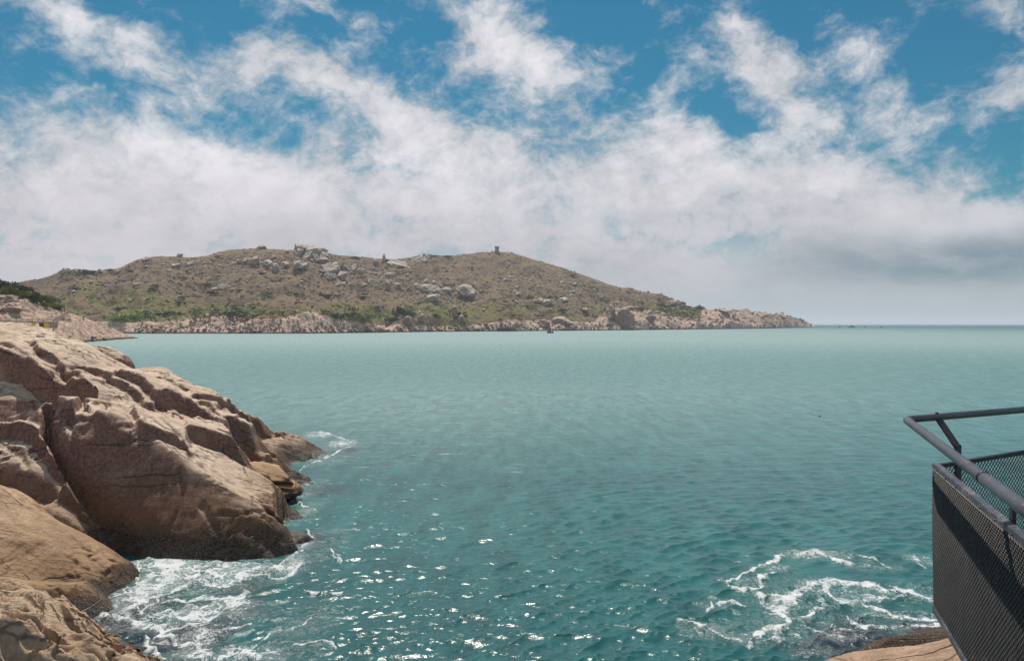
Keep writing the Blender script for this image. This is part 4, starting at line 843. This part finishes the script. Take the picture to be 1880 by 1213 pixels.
for (u, v, w_, h_, key, lb) in [
 (597, 541, 36, 9, 'dark', 'wide dark thicket alone on the middle of the slope'), (733, 568, 26, 20, 'dark', 'tall dark thicket behind the white stone near the shore'), (752, 578, 22, 18, 'dark', 'dark thicket right of the white stone'), (716, 584, 30, 14, 'dark', 'dark thicket above the shore boulders'),
 (568, 461, 26, 12, 'dark', 'dark bush filling the gap of the summit tor'), (622, 490, 18, 18, 'dark', 'dark bush behind the big split block'), (590, 500, 8, 12, 'dark', 'dark bush left of the big split block'), (488, 485, 14, 10, 'dark', 'dark bush among the upper boulder cluster'), (478, 501, 20, 8, 'dark', 'dark low bush under the upper boulder cluster'),
 (665, 580, 44, 16, 'green', 'broad olive thicket above the pink shore slabs'), (612, 577, 24, 18, 'dark', 'dark thicket at the top of the pink shore slabs'), (640, 565, 34, 10, 'green', 'olive bush above the broad olive thicket'), (158, 497, 50, 9, 'dark', 'long dark thicket on the far left shoulder'), (130, 500, 26, 6, 'green', 'low green thicket at the left of the far left shoulder'), (205, 495, 18, 5, 'dark', 'small dark thicket in the dip of the left skyline'),
 (795, 469, 34, 5, 'dark', 'dark bushes on the skyline of the saddle'), (822, 470, 20, 4, 'dark', 'low dark bush on the skyline right of the saddle'), (655, 473, 20, 7, 'dark', 'dark bush on the skyline left of the pinnacle'), (710, 479, 10, 10, 'dark', 'small dark bush beside the pinnacle stone'), (820, 523, 20, 8, 'dark', 'dark bush above the broad pale slab'), (838, 575, 22, 18, 'dark', 'dark bush around the tall pillar boulder'),
 (1255, 554, 16, 8, 'dark', 'dark round bush on the right slope'), (1283, 564, 22, 10, 'dark', 'dark tree clump at the foot of the right slope'), (1286, 560, 8, 10, 'dark', 'small leaning dark tree on the skyline above the point'), (1190, 535, 5, 5, 'dark', 'tiny dark tree on the skyline of the right slope'), (1262, 574, 40, 12, 'green', 'olive thicket above the cliffs of the point'), (1225, 565, 40, 12, 'green', 'olive thicket on the right slope behind the cliffs'),
 (238, 578, 50, 12, 'lime', 'bright lime green thicket near the left shore'), (262, 573, 34, 8, 'lime', 'bright lime green bush right of the lime thicket'), (215, 585, 26, 8, 'lime', 'bright lime green bush touching the headland'), (310, 572, 70, 9, 'dark', 'long dark hedge like thicket above the left shore'), (350, 580, 60, 9, 'green', 'olive thicket above the left shore rocks'), (450, 575, 90, 12, 'dark', 'wide dark thicket above the shore slabs'), (420, 566, 60, 8, 'green', 'olive bushes above the wide dark thicket'), (520, 572, 60, 9, 'green', 'olive bushes above the pink shore slabs')]:
    put_shrub(isl, key, u, v, w_, h_, lb, None)
for _ in range(130):
    r_ = rng.random()
    if r_ < .55: u, v = rng.uniform(260, 1280), rng.normal(575, 12)
    elif r_ < .8: u, v = rng.uniform(100, 800), rng.normal(530, 22)
    else: u, v = rng.uniform(860, 1290), rng.normal(545, 14)
    v = min(max(v, sky_at(u)+5), float(pl(np.array([u]), RB)[0])+2); s_ = rng.uniform(5, 15)
    dk_ = rng.random() < .6; sz_ = 'broad' if s_ > 10 else 'small'; tn_ = 'dark' if dk_ else 'olive green'
    ar_ = ('low down ' if v > 562 else 'halfway up ' if v > 515 else 'high up ')+('on the left slope of the island' if u < 420 else 'below the summit tor' if u < 680 else 'below the saddle of the island' if u < 860 else 'below the lookout tower' if u < 1060 else 'on the right slope of the island')
    put_shrub(isl, 'dark' if dk_ else 'green', u, v, s_*1.5, s_*.55, f'{sz_} {tn_} shrub {ar_}', f'{sz_} {tn_} shrubs {ar_}')
# bushes on the left headland
for (u, v, w_, h_, key, lb) in [
 (4, 530, 46, 30, 'near', 'yellow green bush at the left edge on top of the headland'), (30, 527, 34, 22, 'neard', 'dark green bush on the crest of the headland'), (14, 545, 40, 18, 'neard', 'dark brown green bush below the yellow green bush'), (52, 542, 30, 20, 'neard', 'dark green bush on the shoulder of the headland'), (38, 536, 26, 18, 'near', 'green bush between the two dark bushes on the headland crest'), (70, 545, 32, 18, 'near', 'olive bush in the middle of the headland slope'),
 (90, 548, 26, 20, 'near', 'bright green bush at the right of the headland slope'), (98, 560, 20, 16, 'near', 'small green bush at the right end of the headland scrub'), (80, 557, 22, 14, 'near', 'yellowish bush just above the bare headland rock'), (104, 566, 12, 10, 'neard', 'smallest dark bush at the lower end of the headland scrub'), (58, 551, 26, 10, 'neard', 'low dark bush behind the hump of bare rock'), (-22, 518, 60, 34, 'neard', 'dark bush cut by the left edge of the view')]:
    put_shrub(hd, key, u, v, w_, h_, lb, None)
for (u, v, w_, h_, tl, lb) in [(10, 551, 34, 20, 20, 'grey rounded boulder at the left edge of the headland'), (20, 566, 36, 18, 8, 'large grey boulder under the bare hump of the headland'), (2, 562, 22, 16, 0, 'smaller grey boulder at the left edge of the headland'), (152, 578, 7, 6, 0, 'small pointed stone on the headland ridge'), (168, 619, 16, 7, 0, 'dark wet boulder at the headland waterline'), (190, 620, 22, 7, 0, 'longer dark wet boulder at the tip side of the headland waterline')]:
    place_rock(hd, u, v, w_, h_, lb, me=RS[rng.integers(len(RS))], tilt=tl)
# dry scrub tufts over the slopes: nobody could count them
def tufts(name, L, n, usr, vr, size, m, label):
    V, Fc = [], []; c = 0
    for _ in range(n):
        u = rng.uniform(*usr); i = int(np.clip(np.searchsorted(L.us, u), 0, len(L.us)-1)); j = int(L.nt*rng.uniform(.05, 1)**.8)-1
        if L is isl and L.v[i, j] > pl(np.array([u]), RB)[0]-1: continue
        p = np.array([L.X[i, j], L.D[i, j], L.Z[i, j]])+[rng.uniform(-2, 2), rng.uniform(-2, 2), 0]; s_ = size*rng.uniform(.5, 1.5)
        for _k in range(4):
            a = rng.normal(size=3)*[1, .6, .35]; a /= np.linalg.norm(a); b = np.array([rng.normal()*.4, rng.normal()*.4, 1.]); b /= np.linalg.norm(b); o_ = rng.normal(size=3)*s_*.6; o_[2] = abs(o_[2])*.4
            V += [p+o_-a*s_, p+o_+a*s_, p+o_+a*s_*.5+b*s_*.9, p+o_-a*s_*.6+b*s_*.8]; Fc.append([c, c+1, c+2, c+3]); c += 4
    return tag(mesh_obj(name, V, Fc, m, smooth=False), label, 'scrub', kind='stuff')
tufts('dry_scrub', isl, 1200, (0, 1300), None, .95, M_TUFT, 'dry brown scrub covering the island slopes')
tufts('headland_scrub', hd, 1500, (-30, 110), None, .5, M_LEAF_G, 'low green scrub between the headland bushes') if False else None

# ---- lookout tower on the right summit
M_TOW = simple('grey_tower_render', (.30, .31, .31), .8, 0., .1, .25, .8); M_DK = simple('dark_opening', (.03, .035, .04), .6); M_WH = simple('white_canvas', (.75, .75, .73), .6)
x, d, z = isl.hit(912, 463.2); k = d/F; z -= 1.5
tw = empty('lookout_tower', (x, d, z)); tag(tw, 'small square lookout tower with a flat parapet on the island summit', 'tower')
w_ = 7.2*k; h_ = 11.8*k
MB().box((0, 0, h_*.18), (w_*1.15, w_*1.15, h_*.36)).build('base', M_TOW, tw); b_ = MB().box((0, 0, h_*.66), (w_, w_, h_*.60)).build('wall', M_TOW, tw)
MB().box((0, 0, h_*.985), (w_*1.28, w_*1.28, h_*.05)).build('parapet', M_TOW, tw)
for sx in (-.27, .27): MB().box((sx*w_, -w_*.5-.02, h_*.72), (w_*.22, .12, h_*.2)).build('window', M_DK, tw)
MB().box((-.2*w_, -w_*.575-.02, h_*.14), (w_*.26, .12, h_*.24)).build('door', M_DK, tw)
mb = MB()
for sx in (-1, 1):
    for sy in (-1, 1): mb.box((sx*w_*.58, sy*w_*.58, h_*1.04), (w_*.12, w_*.12, h_*.07))
mb.build('corner_finial', M_TOW, tw); MB().bar((w_*.05, 0, h_), (w_*.05, 0, h_*1.2), .14, .08, seg=6).build('mast', M_DK, tw)
for u, hh, lb in ((886.5, 4.2, 'thin post on the skyline farther left of the summit tower'), (902.5, 4.0, 'thin post on the skyline just left of the summit tower'), (874, 2.6, 'short post on the skyline at the left of the summit'), (877.5, 2.4, 'second short post on the skyline at the left of the summit'), (893, 3.2, 'signpost with a crossbar on the mound left of the summit tower')):
    x, d, z = isl.hit(u, sky_at(u)+1.); k = d/F; mb = MB().bar((0, 0, -1), (0, 0, hh*k+.6), .22, .18, seg=6)
    if hh == 3.2: mb.box((0, 0, hh*k+.7), (4*k, .2, .5*k))
    o = mb.build('post', M_DK); o.location = (x, d, z); tag(o, lb, 'post')
# tents on the slope
for u, v, s_, lb in ((812.5, 490, 4.6, 'small white tent on the slope left of the summit'), (860, 489.5, 3.6, 'pale tent left of its neighbour under the summit'), (866, 489, 4., 'pale tent right of its neighbour under the summit')):
    x, d, z = isl.hit(u, v+1); k = d/F*s_; t = empty('tent', (x, d-1, z+.1)); tag(t, lb, 'tent')
    MB().poly([(-k/2, -k/3, 0), (k/2, -k/3, 0), (0, -k/3, k*.62)], (0, k*.66, 0)).build('canvas', M_WH, t); MB().poly([(-k*.1, -k/3-.02, 0), (k*.1, -k/3-.02, 0), (0, -k/3-.02, k*.35)], (0, -.03, 0)).build('flap', M_DK, t)
# pier with an orange kiosk and the blue boat
M_CON = simple('dark_pier_concrete', (.13, .115, .11), .85, 0., .05, .3, .5); M_ORG = simple('orange_panel', (.52, .27, .05), .6)
x, d, z = W(931, 603, 770); pr = empty('pier', (x, d, 0)); tag(pr, 'low dark concrete landing pier at the island shore', 'pier'); k = d/F
MB().box((0, 8, 10*k*.62), (40*k, 18, 1.0)).build('deck', M_CON, pr)
for i in range(7): MB().bar((-17*k+i*5.7*k, 0, -1), (-17*k+i*5.7*k, 0, 10*k*.62), .7, .7).build('pile', M_CON, pr)
MB().box((-6*k, 9, 1.4), (26*k, 14, 4.)).build('wall', M_CON, pr)
kx = empty('kiosk', (W(947, 600, 782)[0], 786, 4.0)); tag(kx, 'small orange kiosk on the landing pier', 'kiosk'); MB().box((0, 0, 1.9), (6.5*k, 3.2, 3.8)).build('wall', M_ORG, kx); MB().box((0, 0, 3.95), (7.4*k, 3.8, .28)).build('roof', M_CON, kx); MB().box((.6, -1.63, 1.2), (1., .06, 2.)).build('door', M_DK, kx)
M_BLU = simple('navy_hull', (.02, .035, .10), .35); M_CAB = simple('boat_grey', (.22, .26, .33), .45); M_BLK = simple('black_boat', (.012, .016, .018), .5)
def hull(L, B, H, name, m, parent, dz=0):
    n = 12; V, Fc = [], []
    for i in range(n+1):
        t = i/n; wd = B/2*(1-max(0, (t-.55)/.45)**2.2)*(.86+.14*min(1, t*4)); sh = H*(1+.35*max(0, (t-.5)/.5)**2); kx_ = -L/2+L*t
        V += [(kx_, -wd, sh), (kx_, -wd*.78, 0), (kx_, 0, -H*.35), (kx_, wd*.78, 0), (kx_, wd, sh)]
    for i in range(n):
        for j in range(4): Fc.append((i*5+j, i*5+j+1, i*5+5+j+1, i*5+5+j))
        Fc.append((i*5+4, i*5, i*5+5, i*5+9))
    Fc.append((0, 1, 2, 3, 4)); return mesh_obj(name, V, Fc, m, parent, smooth=False)
x, d, _ = W(1010, 611.5, CH*F/16.5); k = d/F; bt = empty('fishing_boat', (x, d, .1), math.pi+.35); tag(bt, 'small navy fishing boat with a grey cabin close to the island shore', 'boat')
L_ = 13*k; hull(L_, 4*k, 2.2*k, 'hull', M_BLU, bt); MB().box((L_*.08, 0, 3.4*k), (L_*.42, 2.8*k, 2.8*k)).build('cabin', M_CAB, bt, bevel=.1); MB().box((L_*.06, 0, 4.95*k), (L_*.5, 3.2*k, .35*k)).build('roof', M_CAB, bt)
MB().box((L_*.08, 1.42*k, 3.6*k), (L_*.3, .08, 1.1*k)).build('window', M_DK, bt); MB().box((L_*.295, 0, 3.6*k), (.08, 2*k, 1.1*k)).build('window', M_DK, bt)
MB().bar((-L_*.1, 0, 5*k), (-L_*.1, 0, 7.4*k), .08, .06, seg=6).build('mast', M_DK, bt); MB().box((-L_*.36, 0, 2.9*k), (L_*.12, 1.6*k, 1.2*k)).build('engine_box', M_BLU, bt)
for i, (u, v, wpx, hp, kind, lb) in enumerate([(1542, 600.4, 4, 2.2, 0, 'faint small skiff leftmost of the boats on the horizon'), (1559, 600.8, 5, 2.4, 0, 'dark skiff just left of the tallest boat on the horizon'), (1564, 600.5, 6, 4.4, 1, 'tallest dark trawler among the boats on the horizon'), (1568.5, 600.7, 4, 2.2, 0, 'dark skiff just right of the tallest boat on the horizon'), (1588.5, 600.2, 4, 1.6, 0, 'low dark boat alone between the trawler and the rightmost boat'), (1618, 601, 5.5, 1.6, 0, 'flat dark boat rightmost on the horizon')]):
    dd = CH*F/(v+.4-HV); x, d, _ = W(u, v, dd); k = d/F; b = empty('boat', (x, d, 0), rng.uniform(-.3, .3)); tag(b, lb, 'boat')
    hull(wpx*k, wpx*k*.3, hp*k*.4, 'hull', M_BLK, b); MB().box((-wpx*k*.1, 0, hp*k*.6), (wpx*k*.35, wpx*k*.2, hp*k*.6)).build('cabin', M_BLK, b)
    if kind: MB().bar((0, 0, 0), (0, 0, hp*k*1.2), .35, .25, seg=6).build('mast', M_BLK, b); MB().bar((0, 0, hp*k), (-wpx*k*.45, 0, hp*k*.5), .25, .2, seg=6).build('boom', M_BLK, b)
# small dark float out on the water
x, d, _ = W(1505, 763.5, CH*F/(764-HV)); fl = empty('buoy', (x, d, 0)); tag(fl, 'tiny dark float alone on the water above the cage', 'buoy'); MB().ball((0, 0, .03), .065, (1.2, 1, .7)).build('body', M_BLK, fl, smooth=True); MB().ball((0, 0, .07), .025, (1., 1, .8)).build('handle', M_BLK, fl, smooth=True)

# ---- boardwalk on the headland
M_PNK = simple('pink_concrete', (.40, .26, .22), .8, 0., .03, .25, 1.); M_YEL = simple('yellow_wall', (.85, .50, .06), .7); 
def hp3(u, v, d): return Vector(W(u, v, d))
on = lambda u, v: Vector(hd.hit(u, v))+Vector((0, -.6, .35))
DB = 272.
path = [hp3(-60, 586, DB), hp3(10, 590, DB), hp3(50, 591.5, DB), hp3(98, 592, DB), on(108, 589), on(117, 584), on(123, 579.5), on(127, 577)]

o0 = path[3].copy(); bw = empty('boardwalk', o0); tag(bw, 'pinkish boardwalk with a railing curving round the headland rocks', 'walkway')
k = DB/F
mb = MB(); rl = MB(); rt = MB()
for a_, b_ in zip(path[:-1], path[1:]):
    a_, b_ = a_-o0, b_-o0; mb.bar(a_, b_+(b_-a_)*.02, .3, .35)
    for hz_ in (1.0*k*6.3, .62*k*6.3, .3*k*6.3): rl.bar(a_+Vector((0, 0, hz_)), b_+Vector((0, 0, hz_)), .14, .14)
mb.build('deck', M_PNK, bw); rl.build('handrail', M_PNK, bw)
for a_, b_ in zip(path[:-1], path[1:]):
    n_ = max(1, int((b_-a_).length/1.6))
    for i in range(n_): p = a_-o0+(b_-a_)*i/n_; MB().bar(p, p+Vector((0, 0, 1.15)), .13, .13).build('railing_post', M_PNK, bw)
ku = lambda u: (u-98)*k
MB().box((ku(98), .3, -5.2*k), (13*k, .5, 10*k)).build('retaining_wall', M_PNK, bw)
for u0, u1 in ((58, 64), (80.5, 91.5)): MB().box((ku((u0+u1)/2), .1, -5.2*k), ((u1-u0)*k, .4, 9.6*k)).build('yellow_panel', M_YEL, bw)
MB().box((ku(61), -.5, -9.5*k), (14*k, .3, 2.2*k)).build('yellow_panel', M_YEL, bw)
MB().box((ku(75.8), .3, -5.2*k), (9*k, .2, 9.4*k)).build('doorway', simple('brown_recess', (.10, .05, .03), .8), bw)

# ---- people
def skin_body(name, joints, edges, m, parent, sub=2):
    me = bpy.data.meshes.new(name); me.from_pydata([j[0] for j in joints], edges, []); o = bpy.data.objects.new(name, me); COL.objects.link(o); o.parent = parent
    sk = o.modifiers.new('skin', 'SKIN'); ly = me.skin_vertices[0] if len(me.skin_vertices) else None
    if ly is None:
        b = bmesh.new(); b.from_mesh(me); b.verts.layers.skin.verify(); b.to_mesh(me); b.free(); ly = me.skin_vertices[0]
    for i, j in enumerate(joints): ly.data[i].radius = (j[1], j[1]); 
    ly.data[0].use_root = True
    ss_ = o.modifiers.new('smooth', 'SUBSURF'); ss_.levels = sub; ss_.render_levels = sub; me.materials.append(m); return o
M_SKIN = simple('skin', (.42, .26, .18), .6); M_HAIR = simple('dark_hair', (.02, .015, .012), .6)
def person(loc, rz, shirt, legs, label, group=None, hat=False, H=1.7):
    r = empty('person', loc, rz); tag(r, label, 'person', group)
    J = [((0, 0, .93), .12), ((0, 0, 1.15), .115), ((0, -.01, 1.38), .12), ((0, -.01, 1.50), .055), ((0, -.03, 1.62), .085), ((0, -.03, 1.70), .075),
         ((.19, 0, 1.40), .055), ((.25, .02, 1.13), .042), ((.24, -.10, .90), .033), ((.24, -.13, .82), .035), ((-.19, 0, 1.40), .055), ((-.25, .02, 1.13), .042), ((-.22, -.12, .92), .033), ((-.21, -.15, .84), .035),
         ((.09, 0, .86), .09), ((.11, -.05, .48), .06), ((.11, .03, .09), .042), ((.12, -.10, .04), .04), ((-.09, 0, .86), .09), ((-.11, .04, .48), .06), ((-.11, .08, .09), .042), ((-.12, -.04, .04), .04)]
    E = [(0, 1), (1, 2), (2, 3), (3, 4), (4, 5), (2, 6), (6, 7), (7, 8), (8, 9), (2, 10), (10, 11), (11, 12), (12, 13), (0, 14), (14, 15), (15, 16), (16, 17), (0, 18), (18, 19), (19, 20), (20, 21)]
    skin_body('body', J, E, M_SKIN, r)
    skin_body('shirt', [((0, 0, .92), .15), ((0, 0, 1.15), .145), ((0, -.01, 1.39), .145), ((.20, 0, 1.40), .072), ((.255, .02, 1.13), .058), ((.245, -.07, .98), .05), ((-.20, 0, 1.40), .072), ((-.255, .02, 1.13), .058), ((-.235, -.08, 1.0), .05)], [(0, 1), (1, 2), (2, 3), (3, 4), (4, 5), (2, 6), (6, 7), (7, 8)], shirt, r)
    skin_body('trousers', [((0, 0, .95), .15), ((.09, 0, .84), .11), ((.11, -.05, .48), .08), ((.11, .03, .12), .062), ((-.09, 0, .84), .11), ((-.11, .04, .48), .08), ((-.11, .08, .12), .062)], [(0, 1), (1, 2), (2, 3), (0, 4), (4, 5), (5, 6)], legs, r)
    MB().ball((0, -.01, 1.72), .105, (1, 1.05, .8)).build('hat' if hat else 'hair', M_WH if hat else M_HAIR, r, smooth=True); return r
S_W = simple('white_shirt', (.62, .62, .66), .8); S_B = simple('navy_cloth', (.03, .035, .09), .8); S_P = simple('dark_purple_cloth', (.07, .045, .09), .8)
x, d, z = hd.hit(113, 575.5); person((x, d+.5, z+.3), .4, S_W, S_B, 'standing person in a pale top and dark trousers above the boardwalk'); 
x2, d2, z2 = hd.hit(117.5, 576); person((x2, d2+.4, z2+.3), -.5, S_P, S_P, 'standing person in dark purple clothes beside the one in pale')
for u, v, lb, cl in ((518.5, 456, 'tiny dark hiker standing on the skyline left of the summit tor', S_B), (850.5, 467, 'tiny dark hiker on the skyline left of the summit, the left one of two', S_B), (853.5, 466.5, 'tiny dark hiker on the skyline left of the summit, the right one of two', S_P), (651.5, 542, 'tiny walker in white on the path across the hillside', S_W)):
    x, d, z = isl.hit(u, v+.6 if v > 500 else sky_at(u)+.6); p_ = person((x, d, z+.1), rng.uniform(-1, 1), cl, cl, lb)

# ================================================================ air
hm = bpy.data.materials.new('haze'); hm.use_nodes = True; g = NT(hm.node_tree)
pv = g.n('ShaderNodeVolumePrincipled'); pv.inputs['Color'].default_value = (.86, .90, 1., 1); pv.inputs['Density'].default_value = .0001; pv.inputs['Anisotropy'].default_value = .2
oo = g.n('ShaderNodeOutputMaterial'); g.t.links.new(pv.outputs[0], oo.inputs['Volume'])
hz = MB().box((0, 0, 81), (80000, 80000, 178)).build('haze', hm); tag(hz, 'thin sea haze over the bay', 'haze', kind='stuff')
